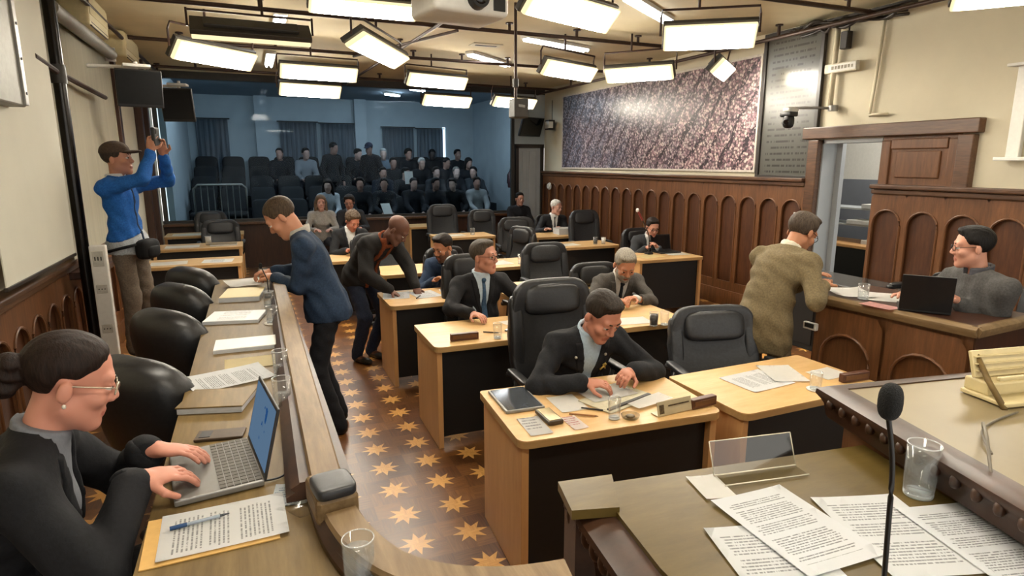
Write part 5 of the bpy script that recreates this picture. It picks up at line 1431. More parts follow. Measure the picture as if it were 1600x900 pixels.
mb = MB(); mb.box((0, 0, 0), (.80, 1.66, .02)); mb.build('plate', board_material(), hb)
mb = MB()
for s in (-1, 1): mb.box((s*.42, 0, .012), (.05, 1.72, .045), bev=.006)
mb.box((0, -.84, .012), (.86, .04, .04), bev=.006); mb.box((0, .84, .012), (.86, .04, .04), bev=.006)
mb.build('frame', M['darkframe'], hb)
# ptz camera on an arm
pt = thing('wall_camera', 'small black camera hanging from a wall arm in front of the honour board', 'camera', (5.93, 5.08, 2.53))
mb = MB(); mb.lathe([(0, -.03), (.05, -.03), (.05, .03), (0, .03)], seg=16); mb.build('wall_plate', M['steel'], pt, 40)
mb = MB(); mb.tube([(0, 0, 0), (-.12, .09, .01), (-.33, .20, .01)], .014); mb.build('arm', M['steel'], pt, True)
mb = MB(); mb.superell((-.38, .22, -.01), (.075, .06, .03), .5, 20); mb.build('joint', M['white'], pt, True)
mb = MB(); mb.box((-.40, .22, -.06), (.12, .15, .05), bev=.012); mb.superell((-.41, .21, -.135), (.055, .055, .075), .7, 20); mb.build('camera_body', M['plastic'], pt, 50)
mb = MB(); mb.cyl((-.455, .19, -.14), (-.475, .185, -.145), .026, seg=16); mb.build('lens', M['dark_glass'], pt, 40)
# conduits and signs
def conduit(label, pts, r=.016, m=None):
    mb = MB(); mb.tube(pts, r, 8); return tag(mb.build('conduit', m or mat('cream_conduit', '#c8bea4', .6, var=.03), None, True), label, 'conduit')
conduit('pale pipe down the wall beside the honour board', [(5.94, 5.12, 3.45), (5.94, 5.13, 2.56)], .028)
conduit('thin pale conduit with a foot, in the middle of the cream wall', [(5.97, 4.60, 3.4), (5.97, 4.66, 2.46), (5.97, 4.66, 2.43), (5.97, 4.46, 2.43)])
sg = thing('exit_sign', 'small white sign box with grey lettering beside the pale pipe', 'sign', (5.94, 5.03, 2.95)); sg.rotation_euler = (PI/2, 0, -PI/2)
mb = MB(); mb.box((0, 0, 0), (.40, .10, .05), bev=.008); mb.build('box', mat('sign_white', '#cdc6b2', .5), sg)
mb = MB(); mb.box((.02, 0, .027), (.34, .074, .004), bev=.001); mb.build('face', M['white'], sg)
mb = MB()
for k in range(6): mb.box((-.09+k*.04, .002, .031), (.022 if k % 2 else .028, .034, .002))
mb.box((.15, .0, .031), (.02, .03, .002)); mb.build('lettering', mat('sign_grey', '#8a8474', .6), sg)
sk = thing('wall_speaker', 'small dark box on the wall above the white sign', 'speaker', (5.93, 5.0, 3.22))
mb = MB(); mb.box((0, 0, 0), (.08, .09, .18), bev=.01); mb.build('case', M['darkframe'], sk)
mb = MB(); mb.tube([(.03, 0, .09), (.03, 0, .24)], .008); mb.build('hanger', M['darkframe'], sk, True)
cbun = thing('cable_bundle', 'tangle of dark cables on a rail at the top of the cream wall', 'cables', (5.85, 4.9, 3.40))
rnd = random.Random(3)
for k in range(7):
    mb = MB(); mb.tube(curve_pts([(rnd.uniform(-.08, .08), -.55+.18*j+rnd.uniform(-.05, .05), rnd.uniform(-.07, .05)) for j in range(8)], 5), rnd.uniform(.010, .022), 6); mb.build('cable', M['darkframe'], cbun, True)
mb = MB(); mb.box((.03, 0, .04), (.10, 1.3, .03), bev=.006); mb.build('rail', M['darkframe'], cbun)
rb_ = thing('wall_bracket', 'white wall bracket frame at the right edge of the photo', 'bracket', (5.93, 3.25, 2.36))
mb = MB(); mb.box((0, 0, 0), (.05, .10, .76), bev=.006); mb.build('upright', M['white'], rb_)
mb = MB(); mb.box((-.03, -.1, .38), (.10, .42, .025), bev=.006); mb.build('shelf', M['white'], rb_); mb = MB(); mb.box((-.03, -.1, -.38), (.10, .42, .03), bev=.006); mb.build('shelf', M['white'], rb_)
mb = MB(); mb.box((-.05, -.22, 0), (.03, .22, .70), bev=.006); mb.build('panel', M['white'], rb_)
ws = thing('wall_switch', 'white light switch plate on the wooden wall behind the person in the tan suit', 'switch', (5.94, 5.44, 1.32))
mb = MB(); mb.box((0, 0, 0), (.014, .10, .10), bev=.003); mb.build('plate', M['white'], ws)
mb = MB(); mb.box((-.009, .0, .0), (.008, .02, .04), bev=.002); mb.build('rocker', M['dkgrey'], ws)
hk = thing('round_thermostat', 'small round white knob on the wooden wall by the gallery door', 'thermostat', (5.93, 12.1, 1.45))
mb = MB(); mb.cyl((0, 0, 0), (-.03, 0, 0), .06, .05, 20); mb.build('knob', M['white'], hk, 40)
mb = MB(); mb.cyl((.02, 0, 0), (.0, 0, 0), .075, seg=20); mb.build('plate', M['white'], hk, 40)
# devices near the end door
ex = thing('wall_monitor', 'thin dark monitor tilted out above the end door', 'monitor', (5.50, 12.1, 2.68), R(20))
mb = MB(); mb.box((0, 0, 0), (.62, .05, .40), rot=Matrix.Rotation(R(20), 3, 'X'), bev=.01); mb.build('case', M['plastic'], ex)
mb = MB(); mb.box((0, -.028, 0), (.57, .004, .35), rot=Matrix.Rotation(R(20), 3, 'X')); mb.build('screen', M['dark_glass'], ex)
mb = MB(); mb.tube([(0, .03, .05), (0, .3, .12)], .02); mb.build('arm', M['plastic'], ex, True)
em = thing('emergency_light', 'small emergency lamp box with dark frame on the wall before the mural', 'lamp box', (5.86, 11.95, 2.72))
mb = MB(); mb.box((0, 0, 0), (.14, .20, .20), bev=.012); mb.build('frame', M['darkframe'], em)
mb = MB(); mb.box((-.03, -.09, 0), (.10, .05, .13), bev=.008); mb.box((-.072, 0, 0), (.01, .15, .14), bev=.004); mb.build('lamp_glass', M['white'], em)
mb = MB(); mb.tube([(.05, .0, .1), (.05, 0, .5)], .008); mb.build('cord', M['dkgrey'], em, True)
fx = thing('fire_extinguisher', 'dark fire extinguisher hanging on the pale gallery wall', 'fire extinguisher', (5.83, 14.0, 1.35))
mb = MB(); mb.lathe([(0, 0), (.07, 0), (.08, .03), (.08, .30), (.05, .37), (.02, .40), (0, .40)], seg=20); mb.build('cylinder', mat('extinguisher', '#4a2f33', .4), fx, True)
mb = MB(); mb.box((0, 0, .43), (.04, .09, .05), bev=.008); mb.tube([(0, .05, .42), (-.05, .1, .3), (-.06, .09, .1)], .012); mb.build('valve', M['plastic'], fx, 40)
nb = thing('notice_board', 'pale notice sheet on the gallery side wall', 'notice', (5.8935, 13.9, 2.35))
mb = MB(); mb.box((0, 0, 0), (.015, .55, .75), bev=.003); mb.build('board', M['gal_ceil'], nb)
mb = MB(); mb.box((-.01, 0, .02), (.004, .30, .55)); mb.build('sheet', PB, nb)

# ------------------------------------------------------------------ left wall
sc = thing('projection_screen', 'white projection screen hanging on the left wall', 'screen', (-1.32, 4.98, 3.32))
mb = MB(); mb.box((0, 0, -1.04), (.006, 1.50, 2.06)); mb.build('fabric', M['screen'], sc)
mb = MB(); mb.box((0, 0, -2.075), (.02, 1.52, .025), bev=.004); mb.build('bottom_bar', M['darkframe'], sc)
mb = MB(); mb.cyl((0, -.80, .0), (0, .80, .0), .05, seg=20); mb.build('roller_case', M['metal'], sc, 40)
sc2 = thing('projection_screen', 'cream second screen beyond the dark pole, behind the raised phone', 'screen', (-1.40, 7.35, 3.16))
mb = MB(); mb.sheet(lambda u, v: (.012*math.sin(u*9)*v, -1.30+2.6*u, -2.0*v), 20, 6, .004); mb.build('fabric', M['curtain_l'], sc2, True)
mb = MB(); mb.cyl((.06, -1.25, -.02), (.06, 1.1, -.02), .06, seg=20); mb.build('roller_case', M['metal'], sc2, 40)
for s, y in ((1, -1.27), (2, 1.12)): mb = MB(); mb.box((.04, y, -.02), (.12, .03, .15), bev=.006); mb.build('end_bracket', M['white'], sc2)
for y, lab in ((6.04, 'black shiny pole standing between the two screens on the left wall'),):
    p_ = thing('support_pole', lab, 'pole', (-1.33, y, 0))
    mb = MB(); mb.cyl((0, 0, 0), (0, 0, ZC), .045, seg=18); mb.build('tube', mat('black_gloss', '#1a1613', .22, .4, .1), p_, 40)
    mb = MB(); mb.cyl((0, 0, 2.62), (.0, .1, 2.62), .022); mb.tube([(0, -.6, 2.68), (0, 0, 2.64), (.02, 1.6, 2.60)], .022); mb.build('cross_rod', M['pipe'], p_, 40)
    mb = MB(); mb.cyl((0, 0, .0), (0, 0, .02), .09, seg=20); mb.cyl((0, 0, 2.56), (0, 0, 2.70), .055, seg=18); mb.build('collar', M['dkgrey'], p_, 40)
for i, (y, w) in enumerate(((9.0, .12), (10.75, .13), (11.4, .13))):
    mb = MB(); mb.box((XL+.05, y, 1.75), (.10, w, 3.5), bev=.008); struct('trim_%d' % (10+i), mb, M['oak_dark'])
mf = thing('metal_cabinet', 'grey metal frame with screw heads hanging at the top left corner', 'cabinet', (-1.28, 4.35, 2.86))
mb = MB(); mb.box((0, 0, 0), (.10, .80, 1.16), bev=.012); mb.build('body', M['metal'], mf)
mb = MB(); mb.box((.055, .37, 0), (.02, .06, 1.14), bev=.004); mb.build('front_strip', M['steel'], mf)
mb = MB()
for k in range(6): mb.cyl((.064, .37, -.5+.2*k), (.07, .37, -.5+.2*k), .009, seg=10)
mb.build('screws', M['dkgrey'], mf, 40)
def aircon(label, x, y, z, L, face_y=False):
    t = thing('air_conditioner', label, 'air conditioner', (x, y, z))
    IV = mat('ivory_plastic', '#c6b98f', .5, var=.04)
    mb = MB(); mb.box((0, 0, 0), (.24, L, .30), bev=.03, seg=3); mb.build('body', IV, t, 40)
    mb = MB()
    for k in range(2): mb.box((.10, 0, -.105-.03*k), (.05, L*.86, .010), rot=Matrix.Rotation(.5, 3, 'Y'), bev=.003)
    mb.build('louvre', M['darkframe'], t)
    mb = MB(); mb.box((.122, 0, .03), (.01, L*.92, .16), bev=.004); mb.build('front_cover', IV, t)
aircon('ivory air conditioner high on the left wall, the nearer one at the top edge', -1.36, 7.4, 3.33, .85)
aircon('ivory air conditioner high on the left wall, the farther one', -1.34, 9.15, 3.30, .95)
def tv(label, x, y, z, rz, tilt, w, h):
    t = thing('television', label, 'television', (x, y, z), R(rz))
    rt = Matrix.Rotation(R(tilt), 3, 'X')
    mb = MB(); mb.box((0, 0, 0), (w, .06, h), rot=rt, bev=.01); mb.build('case', M['plastic'], t)
    mb = MB(); mb.box(rt @ Vector((0, -.032, .01)), (w*.94, .004, h*.88), rot=rt); mb.build('screen', mat('tv_face', '#141516', .7, var=.1, spec=.2), t)
    mb = MB(); mb.tube([rt @ Vector((0, .03, .05)), (0, .14, h*.4), (0, .16, h*.75)], .02); mb.tube([(0, .15, h*.6), (-.25, .22, h*.6), ((XL-.05-x)*math.cos(R(rz)), .18-(XL-.05-x)*math.sin(R(rz)), h*.6)], .018); mb.box((0, .10, h*.62), (w*.6, .16, .03), bev=.006); mb.build('bracket', M['white'], t, 40)
tv('dark television on the left wall above the raised phone, the nearer one', -.95, 7.3, 2.67, 12, 12, .40, .36)
tv('dark television on the left wall, the farther one below the first', -.80, 9.3, 2.68, -8, 14, .38, .42)
tr = thing('cable_trunking', 'white cable trunking column with sockets in front of the blue jacket', 'trunking', (-1.14, 5.62, PZ))
mb = MB(); mb.box((0, 0, .51), (.11, .07, 1.02), bev=.008); mb.build('column', M['white'], tr)
for z, n in ((.92, 'switch_plate'), (.68, 'socket_plate'), (.36, 'socket_plate')):
    mb = MB(); mb.box((0, -.038, z), (.075, .008, .12 if n == 'switch_plate' else .07), bev=.003); pp = mb.build(n, mat('plate_grey', '#b7b4aa', .5), tr)
    mb = MB()
    for k in (-1, 0, 1): mb.box((k*.02, -.043, z), (.009, .004, .03 if n == 'switch_plate' else .009), bev=.001)
    mb.build('openings', M['dkgrey'], pp)
mb = MB(); mb.box((-1.38, 6.5, 1.02), (.26, .9, .06), bev=.01); struct('trim_14', mb, M['oak_dark'])
# the other room's cabinet with papers
cbx = thing('paper_cabinet', 'open cabinet with stacked papers in the room beyond the doorway', 'cabinet', (7.6, 5.9, 0))
mb = MB(); mb.box((0, 0, .42), (.6, 1.8, .84), bev=.006); mb.build('body', M['blackpanel'], cbx)
mb = MB(); mb.box((0, 0, .86), (.66, 1.9, .04), bev=.006); mb.build('top', M['maple_side'], cbx)
for k, z in enumerate((1.12, 1.34)): mb = MB(); mb.box((.1, 0, z), (.4, 1.8, .025), bev=.003); mb.build('shelf', M['bluegrey'], cbx)
for k in (-1, 1): mb = MB(); mb.box((.1, k*.9, 1.2), (.4, .03, .66)); mb.build('side_panel', M['bluegrey'], cbx)
for i, (y, z, n) in enumerate(((5.5, .88, 'low paper stack on the worktop beyond the doorway'), (5.75, 1.135, 'paper stack on the lower shelf beyond the doorway'), (5.55, 1.355, 'paper stack on the upper shelf beyond the doorway'))):
    ring_stack(n, 7.62, y, z, 90, .5, .3, PB, .05)
# crowd barrier behind the glass
br = thing('crowd_barrier', 'grey tubular crowd barrier with upright bars behind the glass', 'barrier', (-.55, 12.95, .25))
mb = MB(); mb.tube([(-.45, 0, .12), (-.45, 0, 1.22), (-.38, 0, 1.29), (.38, 0, 1.29), (.45, 0, 1.22), (.45, 0, .12), (-.45, 0, .12)], .02, 8); mb.build('frame', M['metal'], br, True)
for k in range(7): mb = MB(); mb.cyl((-.33+.11*k, 0, .12), (-.33+.11*k, 0, 1.29), .009, seg=8); mb.build('bar', M['metal'], br, 40)
for s in (-1, 1): mb = MB(); mb.tube([(s*.38, -.2, .02), (s*.38, 0, .14), (s*.38, .2, .02)], .016); mb.build('foot', M['metal'], br, True)
# raised microphone by the wall-side person
mk = thing('raised_microphone', 'long thin microphone rising with a red-white tip in front of the wooden wall', 'microphone', (4.86, 6.85, DZ_))
mb = MB(); mb.box((0, 0, .015), (.08, .10, .03), bev=.008); mb.build('base', M['plastic'], mk)
mb = MB(); mb.tube(curve_pts([(0, 0, .02), (-.01, 0, .25), (-.12, 0, .46)], 6), .007); mb.build('gooseneck', M['dkgrey'], mk, True)
mb = MB(); mb.cyl((-.12, 0, .46), (-.20, 0, .585), .012, .016); mb.build('stem', mat('mic_red', '#8c3a38', .4), mk, 40)
mb = MB(); mb.superell((-.206, 0, .595), (.02, .02, .026), .8, 16); mb.build('tip', M['white'], mk, True)
# ------------------------------------------------------------------ people
V3 = lambda *a: np.array(a, float)
_, wi = person('person in black blazer and glasses typing on the grey laptop at the long bench', (-.76, 1.80, .785), 6, z0=PZ, tone='#bd8672', lean=24, hunch=1.1, head=(20, 10, 0), hs=1.06, scale=.98,
       hands=[V3(-.345, 1.74, 1.135), V3(-.335, 1.93, 1.135)], elbow=[(.8, -.2, -.8), (.8, -.2, -.8)], palm=((V3(.85, .35, -.12), V3(.0, .15, -1)), (V3(.92, -.15, -.12), V3(0, -.1, -1))), curl=(.55, .5),
       wear=dict(top='blazer', top_col='#15161a', shirt_col='#6d7077', turtle=True, nocuff=True, bust=True, vee=-.42, trousers_col='#17181c'), hair='bun', hair_col='#20140f', glasses='#b7ad98', hf=.0045, h=.008)
person('person in bright blue jacket and brown cap raising a phone by the wall', (-1.0, 6.02, 1.29), -22, z0=PZ, tone='#b5856d', stand=True, lean=-3, head=(-4, 12, 0), hs=1.08, scale=1.0,
       hands=[V3(-.745, 5.93, 2.03), V3(-.665, 6.03, 2.00)], elbow=[(.55, .45, -.75), (.9, .3, -.8)], palm=((V3(.1, 0, 1), V3(.3, .9, 0)), (V3(-.05, 0, 1), V3(-.2, -.9, 0))), curl=(.9, .9),
       wear=dict(top='windbreaker', top_col='#1f5ba6', hem_col='#a7aeb4', hem=.08, hem_tilt=.35, collar_col='#d4d6d6', placket_col='#23364f', trousers_col='#6b5f53', cap_col='#4b3d33', shoe_col='#2e2a28'), hair='cap', hair_col='#3a3029', h=.009)
person('person in dark blue sweater standing and leaning over the long bench rail', (.44, 4.48, .95), 172, z0=0, tone='#bd8a6e', stand=True, lean=17, hunch=1.25, head=(42, -4, 0), hs=1.12, scale=1.02, belly=.02,
       hands=[V3(.10, 4.84, 1.155), V3(.105, 4.62, 1.145)], elbow=[(.7, -.4, -.8), (.6, -.5, -.8)], curl=(1.2, 1.1), feet=[(.50, 4.62), (.46, 4.36)],
       wear=dict(top='sweater', top_col='#27384f', collar_col='#b9b6ae', trousers_col='#17181d', shoe_col='#1b1512'), hair='crop', hair_col='#4a3d30', hf=.005, h=.009)
person('person in dark jacket and orange scarf standing bent over the third-row papers', (.93, 6.12, .88), -58, z0=0, tone='#6a4a3c', stand=True, lean=46, hunch=1.35, head=(44, 30, 0), hs=1.12,
       hands=[V3(1.10, 5.55, .80), V3(1.36, 5.62, .80)], feet=[(.84, 6.02), (1.0, 6.14)], curl=(.6, .7), elbow=[(.8, -.3, -.3), (.8, -.3, -.3)],
       wear=dict(top='coat', top_col='#1f1d1d', scarf_col='#7a3d20', trousers_col='#232a3c', shoe_col='#16130f'), hair='none', hair_col='#1d1512', brows=True, h=.010)
person('seated person in navy blue jacket looking down at the third-row papers', (1.90, 6.26, .50), -112, z0=0, tone='#a97759', lean=28, hunch=1.2, head=(20, -38, 0), hs=1.12,
       hands=[V3(1.60, 5.82, .80), V3(1.82, 5.80, .80)], wear=dict(top='jacket', top_col='#26364e', shirt_col='#1a1b20', turtle=True, nocuff=True, trousers_col='#20222b', beard_col='#6b4d3e'), hair='short', hair_col='#221915', h=.011)
person('seated person in glasses, black suit and blue tie looking to the side', (1.73, 4.93, .49), -88, z0=0, tone='#b98670', lean=10, head=(0, 38, 0), hs=1.16, belly=.035, wide=1.1,
       hands=[V3(1.50, 4.40, .80), V3(1.98, 4.44, .80)], elbow=[(1, -.1, -.6), (1, -.1, -.6)], curl=(.7, .8),
       wear=dict(top='jacket', top_col='#1c1c1f', shirt_col='#b7c6d2', tie_col='#3f5872', trousers_col='#1b1b1f'), hair='short', hair_col='#4d453c', glasses='#1d1a18', hf=.005, h=.009)
person('seated person in grey suit and dark tie looking down at clasped hands', (3.06, 4.92, .48), -100, z0=0, tone='#b07c60', lean=29, hunch=1.2, head=(34, -4, 0), hs=1.16,
       hands=[V3(2.76, 4.36, .80), V3(2.95, 4.32, .81)], elbow=[(1, -.2, -.5), (1, -.2, -.5)], curl=(1.0, 1.0),
       wear=dict(top='jacket', top_col='#4c4844', shirt_col='#c5c2bc', tie_col='#1f2026', trousers_col='#3b3835', beard_col='#8f877c'), hair='short', hair_col='#8a8377', hf=.005, h=.009)
_, fi = person('person in black suit with yellow ribbon pin looking down, at the nearest desk', (1.72, 3.17, .52), -93, z0=0, tone='#b57e68', lean=25, hunch=1.25, head=(34, 14, -2), hs=1.15, belly=.02, wide=1.06,
       hands=[V3(1.54, 2.70, .81), V3(1.84, 2.71, .83)], elbow=[(1, -.05, -.5), (1, -.05, -.5)], palm=((V3(.85, -.5, .0), V3(.1, .2, -1)), (V3(-.75, -.6, .1), V3(-.2, .3, -.9))), curl=(.8, 1.2),
       wear=dict(top='jacket', top_col='#1b1c20', shirt_col='#a9bccb', trousers_col='#191a1e'), hair='short', hair_col='#2c241e', hf=.0045, h=.008)
person('person in dark suit and glasses at the wall-side desk, looking down', (5.17, 7.40, .46), -108, z0=0, tone='#b98a76', lean=26, head=(22, 6, 0), hs=1.08,
       hands=[V3(4.90, 6.98, .80), V3(5.08, 6.96, .80)], wear=dict(top='jacket', top_col='#34363a', shirt_col='#cfd0d0', tie_col='#1d1f26', trousers_col='#24252a'), hair='short', hair_col='#241d1a', glasses='#2a2522', h=.012, hf=.007)
person('person in dark suit and grey tie at the rear desk with the grey box', (5.02, 10.12, .50), -100, z0=0, tone='#c59c8c', lean=14, head=(12, 34, 0), hs=1.1,
       hands=[V3(4.70, 9.72, .80), V3(5.0, 9.70, .80)], wear=dict(top='jacket', top_col='#202125', shirt_col='#d3d4d2', tie_col='#5a5a5c', trousers_col='#202125'), hair='receding', hair_col='#c9c6c0', h=.014, hf=.008)
person('person in dark suit with open white shirt, head bowed, behind the blue sweater', (1.20, 8.78, .54), -90, z0=0, tone='#b67c68', lean=16, head=(34, 20, 0), hs=1.1,
       hands=[V3(1.10, 8.34, .80), V3(1.32, 8.34, .80)], wear=dict(top='jacket', top_col='#24262a', shirt_col='#d2d3d2', trousers_col='#24262a'), hair='curly', hair_col='#594a3c', h=.013, hf=.008)
person('person in pale top sitting before the glass, left of the dark jacket', (1.13, 11.75, .56), -90, z0=0, tone='#bd968a', lean=6, head=(4, 0, 0), hs=1.1,
       hands=[V3(.98, 11.35, .78), V3(1.24, 11.34, .78)], wear=dict(top='sweater', top_col='#9a9793', trousers_col='#33343a', bust=True), hair='long', hair_col='#6d5a48', h=.014, hf=.009)
person('person in dark jacket sitting before the glass, beside the pale top', (1.66, 11.8, .56), -95, z0=0, tone='#a67a68', lean=8, head=(16, -12, 0), hs=1.1,
       hands=[V3(1.54, 11.4, .78), V3(1.78, 11.4, .78)], wear=dict(top='jacket', top_col='#2b2c30', shirt_col='#6f7276', trousers_col='#26272b'), hair='curly', hair_col='#2d2621', h=.014, hf=.009)
person('person in black uniform sitting by the end door', (5.12, 11.9, .52), -92, z0=0, tone='#9d7766', lean=4, head=(2, 6, 0), hs=1.1,
       wear=dict(top='coat', top_col='#15161b', trousers_col='#15161b'), hair='short', hair_col='#17130f', h=.014, hf=.009, hands=[V3(5.0, 11.55, .70), V3(5.24, 11.55, .70)])
person('standing person in tan suit and glasses holding papers at the panelled desk', (3.16, 3.10, .885), 8, z0=0, tone='#a87758', stand=True, lean=25, hunch=1.5, head=(32, -6, 0), hs=1.12, wide=1.08, belly=.02,
       hands=[V3(3.46, 2.90, 1.145), V3(3.47, 3.06, 1.15)], elbow=[(.6, -.5, -.8), (.6, -.5, -.8)], feet=[(3.08, 2.96), (3.02, 3.20)], curl=(.7, .7),
       wear=dict(top='jacket', top_col='#6a5d43', shirt_col='#cfc9b6', trousers_col='#6a5a44', shoe_col='#2b1d12', nocuff=True), hair='short', hair_col='#4a3f35', glasses='#2a2522', hf=.005, h=.009)
person('person in grey shirt and glasses sitting at the laptop on the panelled desk', (4.07, 2.22, .79), 158, z0=PZ, tone='#c1907a', lean=12, head=(6, -26, 0), hs=1.0, wide=1.12, belly=.05,
       hands=[V3(3.80, 2.56, 1.13), V3(3.83, 2.26, 1.13)], elbow=[(1, -.2, -.5), (.25, -.7, -.6)], curl=(.6, .6),
       wear=dict(top='shirt', top_col='#4b4a49', collar_col='#45454a', trousers_col='#16181e'), hair='short', hair_col='#161312', glasses='#2a2421', hf=.005, h=.009)

woman = [o for o in bpy.data.objects if o.get('label', '').startswith('person in black blazer')][0]
for q in (-1, 1):
    c = wi['hw'](q*.081, -.006, -.040)-wi['org']
    mb = MB(); mb.superell(c, (.005, .005, .006), .9, 12); mb.build('earring', mat('pearl', '#d8d2c6', .25, .2), woman, True)
# what they hold or wear
ph = thing('phone', 'black phone held up by the person in the bright blue jacket', 'phone', (-.70, 5.955, 2.155), R(-22))
mb = MB(); mb.box((0, 0, 0), (.03, .085, .155), bev=.008); mb.build('body', M['plastic'], ph)
mb = MB(); mb.box((.016, 0, .045), (.006, .05, .04), bev=.003); mb.build('camera_bump', M['dkgrey'], ph)
wb = thing('waist_bag', 'black waist bag on the belt of the person raising a phone', 'bag', (-.845, 5.915, 1.24), R(-22+90))
mb = MB(); mb.superell((0, 0, 0), (.13, .055, .085), .6, 28); mb.build('pouch', mat('bag_black', '#131315', .8, bump=.2, spec=.2), wb, True)
mb = MB(); mb.superell((0, -.03, -.02), (.09, .04, .05), .6, 24); mb.build('front_pocket', MATS['bag_black'], wb, True)
mb = MB(); mb.tube([(.12, .02, .05), (.175, .10, .03), (.18, .22, .0)], .012); mb.build('strap', MATS['bag_black'], wb, True); mb = MB(); mb.tube([(-.12, .02, .05), (-.175, .10, .03), (-.18, .22, .0)], .012); mb.build('strap', MATS['bag_black'], wb, True)
# ribbon pin and badges on the lapel
def on_chest(info, u, v, out):
    N, R2, s2, F2, M1 = info['N'], info['R2'], info['s2'], info['F2'], info['M1']
    return N+R2*u+s2*v+F2*out
front = [o for o in bpy.data.objects if o.get('label', '').startswith('person in black suit with yellow')][0]
dg = bpy.context.evaluated_depsgraph_get()
def ray_hit(info, u, v, objs):
    o = on_chest(info, u, v, .5); d = -info['F2']; best = None
    for ob in objs:
        if ob.type != 'MESH': continue
        lo = Vector(o)-ob.parent.location if ob.parent else Vector(o)-ob.location
        ok, loc, nn, _i = ob.ray_cast(lo, Vector(d))
        if ok and (best is None or (loc-lo).length < best[0]): best = ((loc-lo).length, loc, nn)
    return best
dg.update(); bpy.context.view_layer.update()
gar = [c for c in front.children if c.name.split('.')[0] in ('jacket', 'lapel')]
hit = ray_hit(fi, -.098, -.17, gar)
def chest_basis(n):
    n = Vector(n).normalized(); up = Vector(fi['s2']); r = up.cross(n).normalized(); return r, n.cross(r).normalized(), n
if hit:
    r, u, n = chest_basis(hit[2]); c = hit[1]+n*.004
    mb = MB(); mb.tube([c-r*.018-u*.028, c-r*.004-u*.004, c+r*.010+u*.016, c+u*.028, c-r*.010+u*.016, c+r*.004-u*.004, c+r*.018-u*.028], .0055, 6)
    mb.build('ribbon_pin', mat('ribbon_yellow', '#d9bd6a', .5), front, True)
for (uu, vv) in ((-.088, -.085), (.095, -.085)):
    hit = ray_hit(fi, uu, vv, gar)
    if hit:
        r, u, n = chest_basis(hit[2]); c = hit[1]+n*.003
        mb = MB(); mb.superell(c, (.009, .009, .009), .9, 14); mb.build('badge', mat('badge_silver', '#b9b4a6', .3, .6), front, True)

# ------------------------------------------------------------------ the public in the gallery
rows = [(13.30, .25), (14.10, .47), (14.90, .69), (15.70, .91), (16.40, 1.13)]
crowd = [  # head x, row, standing, label, top colour, hair, hair colour, tone, extra
    (.68, 3, 0, 'gallery person in dark police-style shirt with pale belt line, leftmost in the gallery', '#13161b', 'crop', '#0e0e10', '#96786c', {}),
    (1.24, 3, 0, 'gallery person in pale grey shirt, second from the left in the gallery', '#767b80', 'short', '#151313', '#a1877c', {}),
    (1.76, 2, 1, 'standing gallery person in black turned towards a seated one', '#0f1014', 'crop', '#0d0d10', '#7d6459', dict(turn=30)),
    (2.42, 3, 0, 'seated gallery person with pale folded arms between the two standing ones', '#101216', 'short', '#0f0e0d', '#a98f83', {}),
    (2.69, 2, 1, 'standing gallery person in dark coat and dark blue cap', '#171518', 'cap', '#0d0e11', '#7d6459', dict(cap='#111b2f', turn=-40)),
    (3.11, 3, 0, 'gallery person in slate blue top right of the dark blue cap', '#5d6a75', 'short', '#a8aaa8', '#b39d92', {}),
    (3.18, 2, 0, 'gallery person in black below the slate blue top', '#13161b', 'short', '#100e0d', '#8c7064', {}),
    (3.22, 1, 0, 'gallery person holding a white sheet up, in the gallery middle', '#1a1c21', 'short', '#110f0e', '#a98f83', dict(turn=10)),
    (1.43, 0, 0, 'gallery person in white top sitting in front of the standing one in black', '#a9adb0', 'long', '#1b1613', '#b0968a', dict(w=1)),
    (3.72, 3, 0, 'gallery person in black left of the tall seated one, back row', '#101116', 'curly', '#13100e', '#9a7d70', {}),
    (3.69, 2, 0, 'gallery person in black wearing a pale headband, middle rows', '#0f1013', 'short', '#a9a8a3', '#a98f83', dict(dx=.16)),
    (4.36, 3, 0, 'tall seated gallery person as a dark shape before the right curtain', '#0c0d10', 'short', '#090a0d', '#302b29', {}),
    (3.98, 1, 0, 'gallery person in mid-grey top before the tall seated one', '#24272c', 'short', '#231f1b', '#b79f94', {}),
    (4.46, 2, 0, 'gallery person in dark top, right of the tall seated one', '#15171c', 'crop', '#0e0d10', '#94786b', {}),
    (5.00, 3, 0, 'gallery person in dark top at the upper right of the crowd', '#101116', 'short', '#0b0b0d', '#836a5f', {}),
    (4.49, 1, 0, 'gallery person in dark grey top, right of the mid-grey one', '#1b1d22', 'receding', '#6a6661', '#c0aba0', {}),
    (5.05, 2, 0, 'gallery person in charcoal sweater at the right end of the third row', '#13151a', 'long', '#0f0d0f', '#9a7f73', dict(w=1)),
    (4.95, 1, 0, 'gallery person in mid-grey shirt at the right end of the second row', '#2a2f34', 'short', '#111011', '#a98f83', {}),
    (4.18, 0, 0, 'front-row gallery person in black, left of the patterned pale shirt', '#0e1013', 'short', '#1e1a18', '#b8a094', {}),
    (4.72, 0, 0, 'gallery person in patterned pale shirt at the right end of the front row', '#8d8f90', 'short', '#1c1815', '#96786c', {}),
    (2.61, 0, 0, 'front-row gallery person with a white paper on the knees, gallery centre', '#16181d', 'short', '#131010', '#94786b', {}),
    (3.26, 0, 0, 'front-row gallery person with pale hands folded, right of centre', '#13151a', 'crop', '#0f0e0d', '#a98f83', {}),
    (2.12, 0, 0, 'front-row gallery person in black, left of the one with white paper', '#0e0f13', 'curly', '#100d0c', '#8c7064', {}),
    (3.72, 0, 0, 'front-row gallery person in dark hooded top, left of the black top', '#15171c', 'short', '#0f0d0d', '#836a5f', {}),
    (2.75, 1, 0, 'second-row gallery person in dark blue top under the standing one in the cap', '#151b25', 'short', '#100e0e', '#9a7d70', {}),
]
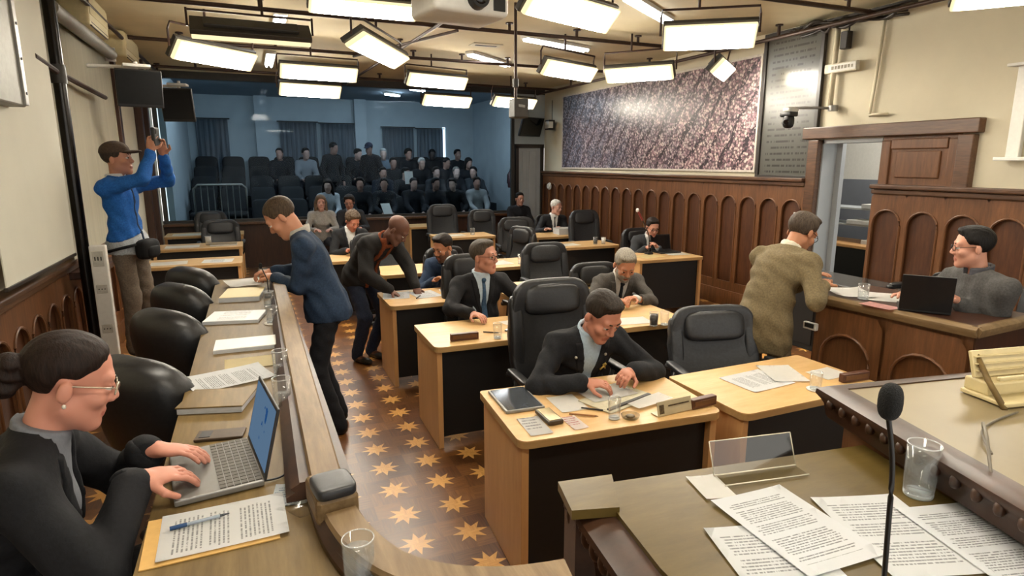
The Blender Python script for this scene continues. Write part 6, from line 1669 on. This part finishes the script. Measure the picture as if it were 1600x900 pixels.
for (x, r, st_, lab, tcol, hr, hc, tone, ex_) in crowd:
    y, z = rows[r]
    wear = dict(top='coat' if not ex_.get('w') else 'sweater', top_col=tcol, trousers_col='#1b1d24', collar_col=None)
    if ex_.get('cap'): wear['cap_col'] = ex_['cap']
    x2 = x+ex_.get('dx', 0)
    person(lab, (x2, y+.12, z+(.90 if st_ else .56)), -90+ex_.get('turn', rnd.uniform(-16, 16)), z0=z, tone=tone, stand=bool(st_), lean=rnd.uniform(2, 12), head=(rnd.uniform(0, 14), rnd.uniform(-25, 25), 0), hs=1.12,
           wear=wear, hair=hr, hair_col=hc, h=.022, hf=.022, small=True, group='people sitting and standing in the public gallery', hands=None if st_ else [V3(x2-.12, y-.28, z+.66), V3(x2+.12, y-.28, z+.66)])
def white_sheet(label, x, y, z, tilt):
    mb = MB(); mb.sheet(lambda u, v: ((u-.5)*.2, .0, (v-.5)*.28), 4, 4, .003); o = mb.build('paper', PB); o.location = (x, y, z); o.rotation_euler = (R(tilt), 0, .2); tag(o, label, 'paper')
white_sheet('white sheet held up by a person in the gallery middle', 3.25, 13.72, 1.62, -8)
white_sheet('white paper on the knees of a front-row person', 2.58, 12.98, 1.0, -40)
# gallery seats
proto = None
gl = 'dark upholstered seat in the rows of the public gallery behind the glass'
for r, (y, z) in enumerate(rows):
    for k in range(11):
        x = -.95+.585*k
        if x > 5.2 or (r == 0 and x < .2): continue
        if proto is None:
            t = thing('gallery_seat', gl, 'seat', (x, y+.1, z), 0, 'seats of the public gallery')
            mb = MB(); mb.superell((0, 0, .42), (.25, .24, .06), .4, 20); mb.build('cushion', M['seat_dark'], t, True)
            mb = MB(); mb.superell((0, .23, .70), (.25, .05, .27), .4, 24, Matrix.Rotation(-R(8), 3, 'X')); mb.build('backrest', M['seat_dark'], t, True)
            mb = MB(); mb.box((-.22, .05, .2), (.03, .3, .40)); mb.box((.22, .05, .2), (.03, .3, .40)); mb.build('leg_frame', M['plastic'], t)
            proto = t
        else: copy_thing(proto, (x, y+.1, z))
# ------------------------------------------------------------------ camera, daylight and exposure
cam = bpy.data.cameras.new('camera'); co = bpy.data.objects.new('camera', cam); link(co)
pitch, yaw = math.atan2(196, 960), math.atan2(410, math.hypot(960, 196))
co.location = (0, 0, 1.95); co.rotation_euler = (PI/2-pitch, 0, -yaw)
cam.sensor_width = 36; cam.lens = 36*960/1600; cam.clip_start = .05
SC.camera = co
w = bpy.data.worlds.new('world'); SC.world = w; w.use_nodes = True
bg = w.node_tree.nodes['Background']; bg.inputs[0].default_value = (1.0, .96, .88, 1); bg.inputs[1].default_value = 1.3
SC.view_settings.view_transform = 'Standard'; SC.view_settings.look = 'None'; SC.view_settings.gamma = 1; SC.view_settings.exposure = 0.45
SC.view_settings.use_curve_mapping = False
SC.cycles.use_denoising = True
SC.cycles.max_bounces = 8; SC.cycles.diffuse_bounces = 4; SC.cycles.glossy_bounces = 4; SC.cycles.transparent_max_bounces = 12; SC.cycles.transmission_bounces = 8
SC.cycles.sample_clamp_indirect = 6
